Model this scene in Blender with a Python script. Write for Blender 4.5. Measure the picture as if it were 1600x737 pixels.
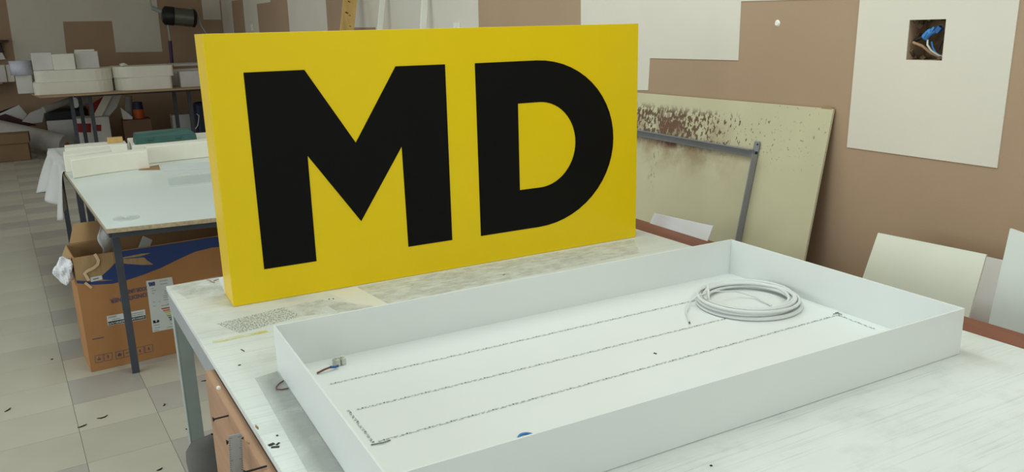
import bpy, bmesh, math, random
from mathutils import Vector, Matrix
random.seed(7)
for o in list(bpy.data.objects): bpy.data.objects.remove(o, do_unlink=True)
scene = bpy.context.scene
C = scene.collection

# ------------------------------------------------------------------ camera
CAM = Vector((0, 0, 1.6)); F = 1258.2
RIGHT = Vector((.8778, -.4783, -.0250)); DOWN = Vector((-.1402, -.2065, -.9683)); FWD = Vector((.4584, .8534, -.2483))
cd = bpy.data.cameras.new('camera'); cam = bpy.data.objects.new('camera', cd); C.objects.link(cam)
m3 = Matrix((RIGHT, -DOWN, -FWD)).transposed()
cam.matrix_world = Matrix.Translation(CAM) @ m3.to_4x4()
cd.sensor_width = 36; cd.sensor_fit = 'HORIZONTAL'; cd.lens = F / 1600 * 36; cd.clip_start = .05; cd.clip_end = 100
scene.camera = cam
# ------------------------------------------------------------------ world, lights, exposure
world = bpy.data.worlds.new('room_light'); scene.world = world; world.use_nodes = True
bg = world.node_tree.nodes['Background']; bg.inputs[0].default_value = (.93, 1.0, .97, 1); bg.inputs[1].default_value = .54
scene.view_settings.view_transform = 'Standard'; scene.view_settings.look = 'None'
scene.view_settings.gamma = 1; scene.view_settings.use_curve_mapping = False
scene.view_settings.exposure = 0.0
def area(name, loc, target, sx, sy, power, color):
    l = bpy.data.lights.new(name, 'AREA'); l.shape = 'RECTANGLE'; l.size = sx; l.size_y = sy; l.energy = power; l.color = color
    o = bpy.data.objects.new(name, l); C.objects.link(o); o.location = loc
    o.rotation_euler = (Vector(target) - Vector(loc)).to_track_quat('-Z', 'Y').to_euler()
    return o
GRN = (.87, 1.0, .98)
area('ceiling_tube_light', (1.2, 2.4, 3.25), (1.2, 2.4, 0), .5, 2.6, 31, GRN)
area('ceiling_tube_light', (1.9, -.6, 3.25), (1.9, -.6, 0), .5, 1.6, 32, GRN)
area('ceiling_tube_light', (.6, 4.8, 3.25), (.6, 4.8, 0), .5, 2.6, 21, GRN)
area('ceiling_tube_light', (.2, 9.6, 3.25), (.2, 9.6, 0), .5, 2.6, 17, GRN)
area('window_daylight', (-3.9, 2.2, 1.9), (1, 3.2, .9), 4.5, 1.8, 86, (.86, .96, 1.0))

# ------------------------------------------------------------------ pixel -> point on a plane of the room
def ray(px, py): return RIGHT * ((px - 800) / F) + DOWN * ((py - 368.5) / F) + FWD
def at_z(px, py, z): d = ray(px, py); return CAM + d * ((z - CAM.z) / d.z)
def at_x(px, py, x): d = ray(px, py); return CAM + d * (x / d.x)
def at_y(px, py, y): d = ray(px, py); return CAM + d * (y / d.y)
def at_pl(px, py, p, n): d = ray(px, py); return CAM + d * ((Vector(p) - CAM).dot(n) / d.dot(n))
def project(p):
    q = Vector(p) - CAM; w = q.dot(FWD)
    return (800 + F * q.dot(RIGHT) / w, 368.5 + F * q.dot(DOWN) / w, w)

# ------------------------------------------------------------------ materials
def s2l(c):
    return tuple(((v / 255) / 12.92 if v / 255 <= .04045 else ((v / 255 + .055) / 1.055) ** 2.4) for v in c)
MATS = {}
def mat(name, rgb, rough=.6, var=.06, scale=6., bump=0., bscale=60., metal=0., stretch=(1, 1, 1), spec=.4, trans=0., alpha=1., rnd=0.):
    """procedural surface: base colour (sRGB 0-255) broken up by noise, optional fine bump"""
    if name in MATS: return MATS[name]
    m = bpy.data.materials.new(name); m.use_nodes = True; nt = m.node_tree; b = nt.nodes['Principled BSDF']
    L = nt.links.new
    tc = nt.nodes.new('ShaderNodeTexCoord'); mp = nt.nodes.new('ShaderNodeMapping'); mp.inputs['Scale'].default_value = stretch
    L(tc.outputs['Object'], mp.inputs[0])
    nz = nt.nodes.new('ShaderNodeTexNoise'); nz.inputs['Scale'].default_value = scale; nz.inputs['Detail'].default_value = 6
    L(mp.outputs[0], nz.inputs[0])
    base = s2l(rgb)
    cr = nt.nodes.new('ShaderNodeValToRGB')
    cr.color_ramp.elements[0].position = .3; cr.color_ramp.elements[1].position = .7
    cr.color_ramp.elements[0].color = tuple(c * (1 - var) for c in base) + (1,)
    cr.color_ramp.elements[1].color = tuple(min(1, c * (1 + var)) for c in base) + (1,)
    L(nz.outputs[0], cr.inputs[0])
    out = cr.outputs[0]
    if rnd:
        oi = nt.nodes.new('ShaderNodeObjectInfo'); hs = nt.nodes.new('ShaderNodeHueSaturation')
        mr = nt.nodes.new('ShaderNodeMapRange'); mr.inputs[3].default_value = 1 - rnd; mr.inputs[4].default_value = 1 + rnd
        L(oi.outputs['Random'], mr.inputs[0]); L(mr.outputs[0], hs.inputs['Value']); L(out, hs.inputs['Color']); out = hs.outputs[0]
    L(out, b.inputs['Base Color'])
    b.inputs['Roughness'].default_value = rough; b.inputs['Metallic'].default_value = metal
    b.inputs['Specular IOR Level'].default_value = spec
    b.inputs['Transmission Weight'].default_value = trans; b.inputs['Alpha'].default_value = alpha
    if bump:
        n2 = nt.nodes.new('ShaderNodeTexNoise'); n2.inputs['Scale'].default_value = bscale; n2.inputs['Detail'].default_value = 4
        L(mp.outputs[0], n2.inputs[0])
        bp = nt.nodes.new('ShaderNodeBump'); bp.inputs['Strength'].default_value = bump; bp.inputs['Distance'].default_value = .004
        L(n2.outputs[0], bp.inputs['Height']); L(bp.outputs[0], b.inputs['Normal'])
    MATS[name] = m
    return m
def worn_table_mat():
    m = mat('worn_white_board', (222, 226, 221), .55, .05, 3.0, .08, 40)
    nt = m.node_tree; L = nt.links.new; b = nt.nodes['Principled BSDF']
    tc = nt.nodes.new('ShaderNodeTexCoord'); src = b.inputs['Base Color'].links[0].from_socket
    def scratch(rot, sc, lo, hi, amount, src):
        mp = nt.nodes.new('ShaderNodeMapping'); mp.inputs['Rotation'].default_value = (0, 0, rot); mp.inputs['Scale'].default_value = sc
        L(tc.outputs['Object'], mp.inputs[0])
        n = nt.nodes.new('ShaderNodeTexNoise'); n.inputs['Scale'].default_value = 1; n.inputs['Detail'].default_value = 5; n.inputs['Roughness'].default_value = .65
        L(mp.outputs[0], n.inputs[0])
        mr = nt.nodes.new('ShaderNodeMapRange'); mr.inputs[1].default_value = lo; mr.inputs[2].default_value = hi; mr.inputs[4].default_value = amount
        L(n.outputs[0], mr.inputs[0])
        mx = nt.nodes.new('ShaderNodeMixRGB'); mx.inputs[2].default_value = s2l((150, 152, 145)) + (1,)
        L(mr.outputs[0], mx.inputs[0]); L(src, mx.inputs[1]); return mx.outputs[0]
    src = scratch(.02, (2.2, 110, 1), .54, .74, .36, src)
    src = scratch(.35, (3, 150, 1), .60, .76, .45, src)
    src = scratch(-.9, (3, 160, 1), .63, .76, .4, src)
    src = scratch(0, (7, 9, 1), .50, .75, .28, src)
    L(src, b.inputs['Base Color'])
    return m
def decal_mat(name, rgb, lo, hi, scale=40., stretch=(1, 1, 1), top=1.):
    """flat residue on a surface: patchy where noise drops below a threshold"""
    m = bpy.data.materials.new(name); m.use_nodes = True; nt = m.node_tree; b = nt.nodes['Principled BSDF']; L = nt.links.new
    tc = nt.nodes.new('ShaderNodeTexCoord'); mp = nt.nodes.new('ShaderNodeMapping'); mp.inputs['Scale'].default_value = stretch
    nz = nt.nodes.new('ShaderNodeTexNoise'); nz.inputs['Scale'].default_value = scale; nz.inputs['Detail'].default_value = 5
    mr = nt.nodes.new('ShaderNodeMapRange'); mr.inputs[1].default_value = lo; mr.inputs[2].default_value = hi; mr.inputs[4].default_value = top
    L(tc.outputs['Object'], mp.inputs[0]); L(mp.outputs[0], nz.inputs[0]); L(nz.outputs[0], mr.inputs[0]); L(mr.outputs[0], b.inputs['Alpha'])
    b.inputs['Base Color'].default_value = s2l(rgb) + (1,); b.inputs['Roughness'].default_value = .7
    return m
def stained_board_mat():
    m = mat('stained_green_board', (197, 189, 157), .8, .05, 4, .05, 90)
    nt = m.node_tree; L = nt.links.new; b = nt.nodes['Principled BSDF']; src = b.inputs['Base Color'].links[0].from_socket
    tc = nt.nodes.new('ShaderNodeTexCoord'); sp = nt.nodes.new('ShaderNodeSeparateXYZ'); L(tc.outputs['Object'], sp.inputs[0])
    def rng(sock, a, b_, c=0., d=1.):
        r = nt.nodes.new('ShaderNodeMapRange'); r.interpolation_type = 'SMOOTHSTEP'
        r.inputs[1].default_value = a; r.inputs[2].default_value = b_; r.inputs[3].default_value = c; r.inputs[4].default_value = d
        L(sock, r.inputs[0]); return r.outputs[0]
    def mul(a, b_, op='MULTIPLY'):
        n = nt.nodes.new('ShaderNodeMath'); n.operation = op
        for i, s in enumerate((a, b_)):
            if isinstance(s, (int, float)): n.inputs[i].default_value = s
            else: L(s, n.inputs[i])
        return n.outputs[0]
    def noise(sc, st=(1, 1, 1), det=5, ro=.6):
        mp = nt.nodes.new('ShaderNodeMapping'); mp.inputs['Scale'].default_value = st; L(tc.outputs['Object'], mp.inputs[0])
        n = nt.nodes.new('ShaderNodeTexNoise'); n.inputs['Scale'].default_value = sc; n.inputs['Detail'].default_value = det; n.inputs['Roughness'].default_value = ro
        L(mp.outputs[0], n.inputs[0]); return n.outputs[0]
    def mix(f, col, src):
        mx = nt.nodes.new('ShaderNodeMixRGB'); mx.inputs[2].default_value = s2l(col) + (1,)
        L(f, mx.inputs[0]); L(src, mx.inputs[1]); return mx.outputs[0]
    y, z = sp.outputs[1], sp.outputs[2]
    left = rng(y, 2.35, 2.95)                       # the stained half is the one away from the window
    band = mul(rng(z, 1.02, 1.12), rng(z, 1.245, 1.20))
    # broad brownish haze fading out below the band
    haze = mul(mul(rng(z, .88, 1.06), rng(z, 1.22, 1.10)), mul(rng(y, 2.35, 2.75), rng(noise(7), .35, .65)))
    src = mix(mul(haze, .75), (146, 116, 90), src)
    # torn brown flecks
    fl = rng(mul(noise(54, (1, 1.3, .8), 4, .6), mul(mul(left, .17), mul(band, .0), 'ADD'), 'ADD'), .63, .665)
    src = mix(mul(mul(fl, band), rng(y, 2.12, 2.3)), (108, 84, 64), src)
    # solid dark patch running down by the frame
    blob = mul(mul(rng(y, 2.86, 2.94), rng(y, 3.10, 3.0)), mul(rng(z, 1.03, 1.06), rng(z, 1.23, 1.2)))
    src = mix(mul(blob, rng(noise(22, (1, 1, .6)), .40, .52)), (112, 80, 62), src)
    run = mul(mul(rng(y, 3.02, 3.04), rng(y, 3.09, 3.07)), mul(rng(z, .80, .9), rng(z, 1.1, 1.0)))
    src = mix(mul(run, mul(rng(noise(50, (1, 1, .5)), .5, .6), .6)), (130, 105, 84), src)
    # faint speckles on the clean end
    sp2 = mul(rng(noise(60, (1, 1, 1), 2), .66, .70), mul(rng(z, 1.0, 1.1), rng(y, 2.6, 2.4)))
    src = mix(mul(sp2, .6), (120, 108, 78), src)
    L(src, b.inputs['Base Color'])
    return m
TABLE = worn_table_mat()
GREENB = stained_board_mat()
PLASTIC = mat('white_pvc_sheet', (228, 231, 228), .38, .012, 3)
TRAYSIDE = PLASTIC
YEL = mat('yellow_film', (236, 203, 0), .34, .012, 8, spec=.35)
YELS = mat('yellow_film_side', (238, 200, 40), .34, .012, 8, spec=.35)
BLK = mat('black_vinyl', (6, 6, 6), .55, .05, 8, spec=.15)
BROWN = mat('brown_wall_paint', (173, 145, 119), .85, .045, 2.2, .1, 120)
BEIGE = mat('bare_plaster', (220, 212, 198), .85, .03, 2.5, .08, 100)
STEEL = mat('grey_painted_steel', (160, 171, 167), .45, .06, 12, spec=.5)
STEELF = mat('grey_angle_steel', (133, 133, 136), .45, .07, 14, spec=.5)
APRON = mat('light_grey_table_edge', (158, 161, 164), .5, .06, 9)
DARKST = mat('dark_steel', (62, 66, 74), .45, .12, 10, spec=.5)
WOODR = mat('red_brown_wood', (130, 80, 58), .6, .16, 3, .1, 40, stretch=(8, 1, 8))
WOODB = mat('pink_brown_plank', (170, 132, 104), .65, .14, 3, .15, 40, stretch=(10, 1.2, 10))
PINE = mat('pine_plank', (205, 168, 100), .6, .16, 3, .1, 30, stretch=(8, 8, 1))
WPAINT = mat('white_lath', (236, 234, 222), .6, .04, 5)
FOAM = mat('white_foam', (238, 234, 220), .85, .02, 10, .12, 160)
FOAMG = mat('grey_white_foam', (218, 214, 210), .8, .03, 10, .1, 120)
LAM = mat('white_laminate', (214, 221, 216), .28, .015, 4)
CHIP = mat('chipboard_edge', (176, 158, 128), .8, .22, 60, .2, 200)
CARD = mat('brown_cardboard', (172, 122, 76), .8, .06, 5, .06, 90)
CARDI = mat('brown_cardboard_inside', (150, 118, 80), .85, .08, 6, .1, 90)
CARDF = mat('dull_cardboard', (132, 104, 76), .8, .06, 5)
CARDT = mat('torn_corrugated_card', (166, 136, 96), .85, .10, 30, .3, 60, stretch=(6, 6, .4))
BLUEP = mat('blue_print', (40, 62, 116), .6, .07, 9)
LILAC = mat('faded_violet_ink', (92, 78, 104), .7, .15, 40)
PAPER = mat('white_paper_label', (212, 216, 214), .6, .03, 12)
INK = mat('black_ink', (26, 28, 30), .6, .1, 20)
GINK = mat('grey_ink', (130, 134, 136), .6, .1, 20)
CLOTH = mat('white_cloth', (212, 210, 208), .9, .04, 5, .15, 150)
TILEL = mat('light_floor_tile', (184, 178, 162), .38, .05, 3.5, .03, 30, rnd=.05)
TILED = mat('grey_floor_tile', (170, 163, 154), .38, .07, 3.5, .03, 30, rnd=.06)
GROUT = mat('floor_grout', (128, 122, 110), .8, .08, 20)
CABLE = mat('white_cable_jacket', (218, 220, 217), .42, .02, 20)
GREENC = mat('dark_green_plastic', (52, 92, 84), .45, .12, 12)
DKGREY = mat('dark_grey_fabric', (104, 102, 99), .8, .10, 9, .2, 60)
BLACKP = mat('black_plastic', (28, 26, 27), .5, .1, 10)
RED = mat('red_card', (150, 36, 38), .6, .08, 8)
ORANGE = mat('orange_plastic', (206, 92, 36), .5, .06, 8)
NAVY = mat('navy_plastic', (40, 48, 78), .5, .08, 8)
PURPLE = mat('purple_tape', (78, 46, 92), .5, .06, 10)
CERAM = mat('clear_terminal_plastic', (196, 198, 186), .35, .08, 60)
BWIRE = mat('brown_wire', (116, 74, 60), .5, .06, 20)
BLUEW = mat('blue_wire', (46, 92, 150), .45, .06, 20)
BLUEC = mat('blue_clamp', (66, 134, 200), .45, .08, 30)
CONCR = mat('rough_cavity_plaster', (110, 90, 66), .95, .35, 30, .6, 60)
CREAMT = mat('cream_strap', (214, 186, 148), .6, .06, 20)
PFILM = mat('crinkled_clear_film', (226, 228, 230), .25, .04, 20, .5, 60, alpha=.62)
ACRY = mat('clear_acrylic', (236, 242, 240), .12, .01, 5, alpha=.25, spec=.7)
GLASS = mat('clear_disc', (226, 232, 228), .1, .02, 8, alpha=.28, spec=.7)
METAL = mat('ruler_steel', (170, 172, 172), .4, .08, 30, metal=.2)
LEDG = mat('led_solder_grey', (184, 189, 183), .4, .3, 200)
LEDD = mat('led_resistor_dark', (122, 126, 121), .5, .2, 200)
LEDW = mat('led_strip_white', (224, 229, 224), .4, .02, 60)
CEIL = mat('white_ceiling', (225, 225, 220), .9, .02, 2)
FILTER = mat('reflector_metal', (120, 124, 112), .3, .08, 14, metal=.6)
MAROON = mat('maroon_shelf', (66, 30, 30), .6, .1, 9)
ROLLM = mat('grey_white_roll', (176, 170, 164), .7, .06, 14, .1, 40)

# ------------------------------------------------------------------ mesh helpers
class MB:
    def __init__(s): s.v = []; s.f = []; s.sm = []
    def add(s, vs, fs, smooth=False):
        k = len(s.v); s.v += [tuple(p) for p in vs]
        for f in fs: s.f.append(tuple(i + k for i in f)); s.sm.append(smooth)
        return s
    def hexa(s, b, t):
        return s.add(list(b) + list(t), [(3, 2, 1, 0), (4, 5, 6, 7), (0, 1, 5, 4), (1, 2, 6, 5), (2, 3, 7, 6), (3, 0, 4, 7)])
    def box(s, x0, x1, y0, y1, z0, z1):
        return s.hexa([(x0, y0, z0), (x1, y0, z0), (x1, y1, z0), (x0, y1, z0)], [(x0, y0, z1), (x1, y0, z1), (x1, y1, z1), (x0, y1, z1)])
    def obox(s, c, size, rz=0., ry=0., rx=0.):
        M = Matrix.Translation(c) @ Matrix.Rotation(rz, 4, 'Z') @ Matrix.Rotation(ry, 4, 'Y') @ Matrix.Rotation(rx, 4, 'X')
        a, b, d = (q / 2 for q in size)
        P = [M @ Vector(p) for p in ((-a, -b, -d), (a, -b, -d), (a, b, -d), (-a, b, -d), (-a, -b, d), (a, -b, d), (a, b, d), (-a, b, d))]
        return s.hexa(P[:4], P[4:])
    def slab(s, pts, off):
        """polygon pts thickened by vector off (triangulated so that concave outlines hold)"""
        off = Vector(off); pts = [Vector(p) for p in pts]; n = len(pts)
        from mathutils.geometry import tessellate_polygon
        tri = tessellate_polygon([pts])
        back = [p + off for p in pts]
        fs = [tuple(t) for t in tri] + [tuple(i + n for i in reversed(t)) for t in tri]
        fs += [(i, (i + 1) % n, (i + 1) % n + n, i + n) for i in range(n)]
        return s.add(pts + back, fs)
    def tube(s, path, r, n=8, closed=False, caps=True):
        path = [Vector(p) for p in path]; N = len(path); ref = Vector((.31, .22, .92)); rings = []
        rr = r if isinstance(r, (list, tuple)) else [r] * N
        for i, p in enumerate(path):
            a = path[(i - 1) % N] if (i or closed) else path[0]; b = path[(i + 1) % N] if (i < N - 1 or closed) else path[-1]
            t = (b - a).normalized(); u = t.cross(ref)
            if u.length < 1e-3: u = t.cross(Vector((1, 0, 0)))
            u.normalize(); w = t.cross(u)
            rings.append([p + (u * math.cos(2 * math.pi * k / n) + w * math.sin(2 * math.pi * k / n)) * rr[i] for k in range(n)])
        vs = [q for R in rings for q in R]; fs = []
        for i in range(N if closed else N - 1):
            j = (i + 1) % N
            for k in range(n): fs.append((i * n + k, i * n + (k + 1) % n, j * n + (k + 1) % n, j * n + k))
        s.add(vs, fs, True)
        if caps and not closed:
            s.add(rings[0], [tuple(range(n))]); s.add(rings[-1], [tuple(reversed(range(n)))])
        return s
    def grid(s, fn, nu, nv, smooth=True):
        vs = [fn(i / nu, j / nv) for j in range(nv + 1) for i in range(nu + 1)]
        fs = [(j * (nu + 1) + i, j * (nu + 1) + i + 1, (j + 1) * (nu + 1) + i + 1, (j + 1) * (nu + 1) + i) for j in range(nv) for i in range(nu)]
        return s.add(vs, fs, smooth)
    def mesh(s, name):
        me = bpy.data.meshes.new(name); me.from_pydata(s.v, [], s.f); me.validate(clean_customdata=False)
        if len(me.polygons) == len(s.sm): me.polygons.foreach_set('use_smooth', s.sm)
        bm = bmesh.new(); bm.from_mesh(me); bmesh.ops.recalc_face_normals(bm, faces=bm.faces); bm.to_mesh(me); bm.free()
        return me
    def build(s, name, m, parent=None, bevel=0., label=None, solid=0.):
        me = s.mesh(name); o = bpy.data.objects.new(name, me); C.objects.link(o); me.materials.append(m)
        if parent is not None: o.parent = parent; o.matrix_parent_inverse = Matrix.Translation(-parent.location)
        if solid:
            q = o.modifiers.new('thick', 'SOLIDIFY'); q.thickness = solid
        if bevel:
            q = o.modifiers.new('edge', 'BEVEL'); q.width = bevel; q.segments = 2; q.limit_method = 'ANGLE'
        if label: o['label'] = label
        return o
def tag(o, label, cat, group=None):
    o['label'] = label; o['category'] = cat
    if group: o['group'] = group
    return o
def thing(name, label, cat, loc, group=None):
    o = bpy.data.objects.new(name, None); C.objects.link(o); o.location = loc; o.empty_display_size = .1
    return tag(o, label, cat, group)
def struct(o): o['kind'] = 'structure'; return o
def text_mesh(body, size, xform, name, m, parent, depth=.0006, bold=.02):
    """lettering: built-in font turned into a mesh, laid out by xform (x right, y up, z out)"""
    cu = bpy.data.curves.new(name, 'FONT'); cu.body = body; cu.size = size; cu.extrude = depth / 2; cu.resolution_u = 2; cu.offset = size * bold
    t = bpy.data.objects.new(name, cu); C.objects.link(t)
    bpy.context.view_layer.update()
    dg = bpy.context.evaluated_depsgraph_get(); me = bpy.data.meshes.new_from_object(t.evaluated_get(dg))
    bpy.data.objects.remove(t, do_unlink=True); bpy.data.curves.remove(cu)
    me.transform(xform); me.materials.clear(); me.materials.append(m)
    o = bpy.data.objects.new(name, me); C.objects.link(o); o.parent = parent
    o.matrix_parent_inverse = Matrix.Translation(-parent.location); return o

# ================================================================== THE SETTING
WX, WY, CH = 2.5, 15.07, 3.4           # right wall plane, far wall plane, ceiling height
floor = struct(MB().box(-4, WX + .1, -1.5, WY + .1, -.06, -.004).build('floor', GROUT))
ceil = struct(MB().box(-4, WX + .1, -1.5, WY + .1, CH, CH + .06).build('ceiling', CEIL))
# floor tiles: grid turned a few degrees against the tables
TA = math.radians(3.92); T0 = at_z(105, 596, 0); TS = .3085
tu = Vector((math.cos(TA), math.sin(TA), 0)); tv = Vector((-math.sin(TA), math.cos(TA), 0))
def tile_dark(i, j):
    """i: column to the right of the aisle joint, j: row away from the camera (0 = first grey tile)"""
    near = {(0, 0): 1, (0, -1): 0, (0, -2): 0, (0, -3): 0, (1, -1): 1, (1, 0): 0, (1, -2): 0, (1, -3): 1, (-1, -3): 1, (2, -1): 0, (0, 1): 0}
    if (i, j) in near: return near[(i, j)]
    if i == 0: return j % 2 == 0
    if i == 1: return j % 2 == 1
    if i > 1: return (i + j) % 2 == 0
    if j < 12: return False
    return (i * 7 + j * 5) % 3 == 0 if i > -4 else (i + j) % 2 == 0
h = TS / 2 - .0008
def tile_mesh(m, nm):
    b = MB().hexa([(-h, -h, -.008), (h, -h, -.008), (h, h, -.008), (-h, h, -.008)], [(-h, -h, 0), (h, -h, 0), (h, h, 0), (-h, h, 0)])
    me = b.mesh(nm); me.materials.append(m); return me
tmesh = {0: tile_mesh(TILEL, 'light_tile'), 1: tile_mesh(TILED, 'grey_tile')}
cand = []
for i in range(-13, 9):
    for j in range(-14, 42):
        c = T0 + tu * ((i + .5) * TS) + tv * ((j - .5) * TS); c.z = 0
        if c.x < -3.9 or c.x > WX - .25 or c.y < -1.2 or c.y > WY - .25: continue
        vis = False
        if c.y > .6:
            X, Y, w = project(c); vis = w > .5 and -60 < X < 420 and 235 < Y < 800
        cand.append((0 if vis else 1, c.length, i, j, c))
cand.sort(key=lambda q: q[:2])
rest = {0: MB(), 1: MB()}; nsingle = 0
for (nv, d, i, j, c) in cand:
    k = 1 if tile_dark(i, j) else 0
    if not nv and nsingle < 290:
        o = bpy.data.objects.new('floor_tile', tmesh[k]); C.objects.link(o); o.parent = floor
        o.location = c; o.rotation_euler = (0, 0, TA); nsingle += 1
    else: rest[k].obox(c + Vector((0, 0, -.004)), (2 * h, 2 * h, .008), TA)
for k, m in ((0, TILEL), (1, TILED)):
    o = rest[k].build('floor_tiling', m, floor); o['kind'] = 'stuff'

# right wall with a square hole knocked through the plaster for the wiring
hx = [at_x(*p, WX) for p in ((1421, 31), (1479.5, 30), (1472, 95), (1417, 93))]
hy0, hy1 = sum(hx[i].y for i in (1, 2)) / 2, sum(hx[i].y for i in (0, 3)) / 2
hz0, hz1 = sum(hx[i].z for i in (2, 3)) / 2, sum(hx[i].z for i in (0, 1)) / 2
def wall_ring(b, x0, x1, y0, y1, z0, z1):
    b.box(x0, x1, y0, hy0, z0, z1); b.box(x0, x1, hy1, y1, z0, z1)
    b.box(x0, x1, hy0, hy1, z0, hz0); b.box(x0, x1, hy0, hy1, hz1, z1); return b
wb = wall_ring(MB(), WX, WX + .09, -1.5, WY, 0, CH)
wall_right = struct(wb.build('wall_right', BROWN))
wall_back = struct(MB().box(-4, WX + .09, WY, WY + .1, 0, CH).build('wall_back', BROWN))
cav = MB().box(WX + .09, WX + .10, hy0 - .02, hy1 + .02, hz0 - .02, hz1 + .02)
# knobbly broken edge lining of the hole
for k in range(26):
    t = random.random(); side = random.choice('lrbt'); r_ = random.uniform(.004, .010); x = WX + random.uniform(.01, .08)
    yy, zz = {'l': (hy1, hz0 + t * (hz1 - hz0)), 'r': (hy0, hz0 + t * (hz1 - hz0)), 'b': (hy0 + t * (hy1 - hy0), hz0), 't': (hy0 + t * (hy1 - hy0), hz1)}[side]
    cav.obox((x, yy, zz), (.03, r_ * 1.6, r_ * 1.6), random.random(), random.random(), random.random())
cav.build('wall_cavity', CONCR, wall_right, label='rough dark cavity behind the knocked-out square')
# bare plaster patches left between the brown painted areas
def patch(pts, parent=wall_right, plane='x', ext=60):
    P = [(at_x(px, py, WX) if plane == 'x' else at_y(px, py, WY)) for px, py in pts]
    off = (-.003, 0, 0) if plane == 'x' else (0, -.003, 0)
    return MB().slab(P, off).build('plaster_patch', BEIGE, parent)
# patch round the hole, as four pieces that share one mesh
pr = [at_x(*p, WX) for p in ((1349, -55), (1601, -55), (1558.6, 262.2), (1323.8, 229.9))]
b = MB(); H4 = [Vector((WX, hy1, hz1)), Vector((WX, hy0, hz1)), Vector((WX, hy0, hz0)), Vector((WX, hy1, hz0))]
for i in range(4): b.slab([pr[i], pr[(i + 1) % 4], H4[(i + 1) % 4], H4[i]], (-.003, 0, 0))
b.build('plaster_patch', BEIGE, wall_right)
patch([(908, -55), (908, 139), (1013, 141), (1016, 91), (1154, 94.3), (1158.5, 2), (1346, -3), (1349, -55)])
patch([(556, -40), (551, 43), (587, 43), (587, 52), (551, 52), (551, 80), (749, 80), (746, -40)])
patch([(445.5, -40), (455, 76), (514, 76), (506, -40)])
patch([(375.5, -40), (386, 75), (407.5, 75), (400.7, 6.5), (422.5, 3.5), (419, -40)])
patch([(342, -30), (353, 90), (369, 90), (361.3, 1.7), (379, -.5), (376, -30)])
patch([(3, -40), (24, 97), (105, 97), (98, 34), (174.5, 33), (181, 82), (253.5, 81), (240, -40)], wall_back, 'y')
patch([(310, -40), (317.5, 31), (345.5, 31), (339, -40)], wall_back, 'y')
# small light chip in the brown paint and two wall sockets
c = at_x(1214.5, 36.5, WX)
tag(MB().tube([c + Vector((.0, 0, 0)), c + Vector((-.006, 0, 0))], [.014, .008], 9).build('wall_plug', WPAINT), 'small white plug in the brown wall left of the square hole', 'wall plug')
def socket(px, py, label, w=.085):
    c = at_x(px, py, WX - .003); t = thing('wall_socket', label, 'socket', c)
    MB().box(c.x - .012, c.x, c.y - w / 2, c.y + w / 2, c.z - w / 2, c.z + w / 2).build('cover_plate', WPAINT, t, .003)
    MB().tube([c + Vector((-.012, 0, 0)), c + Vector((-.0135, 0, 0))], .02, 14).build('socket_insert', FOAMG, t)
    for s in (-1, 1): MB().tube([c + Vector((-.0135, s * .009, 0)), c + Vector((-.014, s * .009, 0))], .003, 6).build('pin_hole', BLACKP, t)
socket(393.5, 43.5, 'small white wall socket on the pale patch left of the leaning pine plank', .09)
socket(715, 47, 'white wall socket just above the top edge of the yellow sign', .10)

# wiring in the hole
def hp(u, v, d): return Vector((WX + d, hy1 + (hy0 - hy1) * u, hz1 + (hz0 - hz1) * v))   # u right, v down, d into the wall
t = thing('cable_clamp', 'blue plastic cable clamp with wires in the square wall hole', 'cable clamp', hp(.5, .45, .03))
cb = MB()
p0, p1 = hp(.36, .44, .02), hp(.66, .24, .03)
cb.tube([p0, (p0 + p1) / 2 + Vector((-.01, 0, .004)), p1], [.013, .012, .010], 8); cb.build('clamp_body', BLUEC, t)
for k in range(3):
    q = p0.lerp(p1, .25 + .25 * k); MB().obox(q + Vector((-.014, 0, .004)), (.012, .007, .022), 0, 0, .6).build('clamp_tooth', BLUEC, t)
MB().obox(hp(.72, .25, .02), (.016, .016, .020), 0, 0, .7).build('clamp_hook', BLUEW, t)
MB().tube([hp(.44, .5, .02), hp(.47, .62, .015), hp(.56, .76, .02), hp(.72, .88, .03), hp(.9, .99, .05)], .0032, 6).build('wire', PAPER, t, label='white wire')
MB().tube([hp(.50, .55, .03), hp(.55, .7, .03), hp(.66, .84, .03), hp(.84, .97, .04)], .0035, 6).build('wire', BLUEC, t, label='blue wire')
MB().tube([hp(.08, .56, .01), hp(.3, .65, .02), hp(.5, .82, .03), hp(.68, .92, .04), hp(.95, .84, .06)], .0048, 6).build('wire', WOODB, t, label='thick tan cable')
MB().tube([hp(.06, .54, .02), hp(.2, .47, .02), hp(.36, .42, .02)], .006, 6).build('wire', BLACKP, t, label='black twisted wire')
MB().tube([hp(.97, .52, .06), hp(.84, .44, .04), hp(.74, .55, .04), hp(.70, .76, .03)], .003, 6).build('wire', BLACKP, t)

# ================================================================== NEAR WORK TABLE
ZT = .8
tl, tn = Vector((.194, 2.809, 0)), Vector((.314, .02, 0))                     # left edge, far to near
fr, nr = Vector((1.945, 2.905, 0)), Vector((2.022, .02, 0))                   # right edge of the white board
fo, no = Vector((2.060, 2.912, 0)), Vector((2.112, .02, 0))                   # outer edge of the brown plank
def Z(p, z): return Vector((p.x, p.y, z))
table = thing('work_table', 'big white-topped workbench carrying the yellow sign and the white tray', 'table', (1.1, 1.4, 0))
b = MB().hexa([Z(p, ZT - .018) for p in (tn, nr, fr, tl)], [Z(p, ZT) for p in (tn, nr, fr, tl)])
top = b.build('table_top', TABLE, table, .002)
MB().hexa([Z(p, ZT - .055) for p in (nr, no, fo, fr)], [Z(p, ZT + .001) for p in (nr, no, fo, fr)]).build('edge_plank', WOODR, table, .002, label='red-brown wooden plank along the wall side')
e = (tn - tl).normalized(); ei = Vector((-e.y, e.x, 0))
if ei.x < 0: ei = -ei
def along(s, inn, z): q = tl + e * s + ei * inn; return Vector((q.x, q.y, z))
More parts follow.
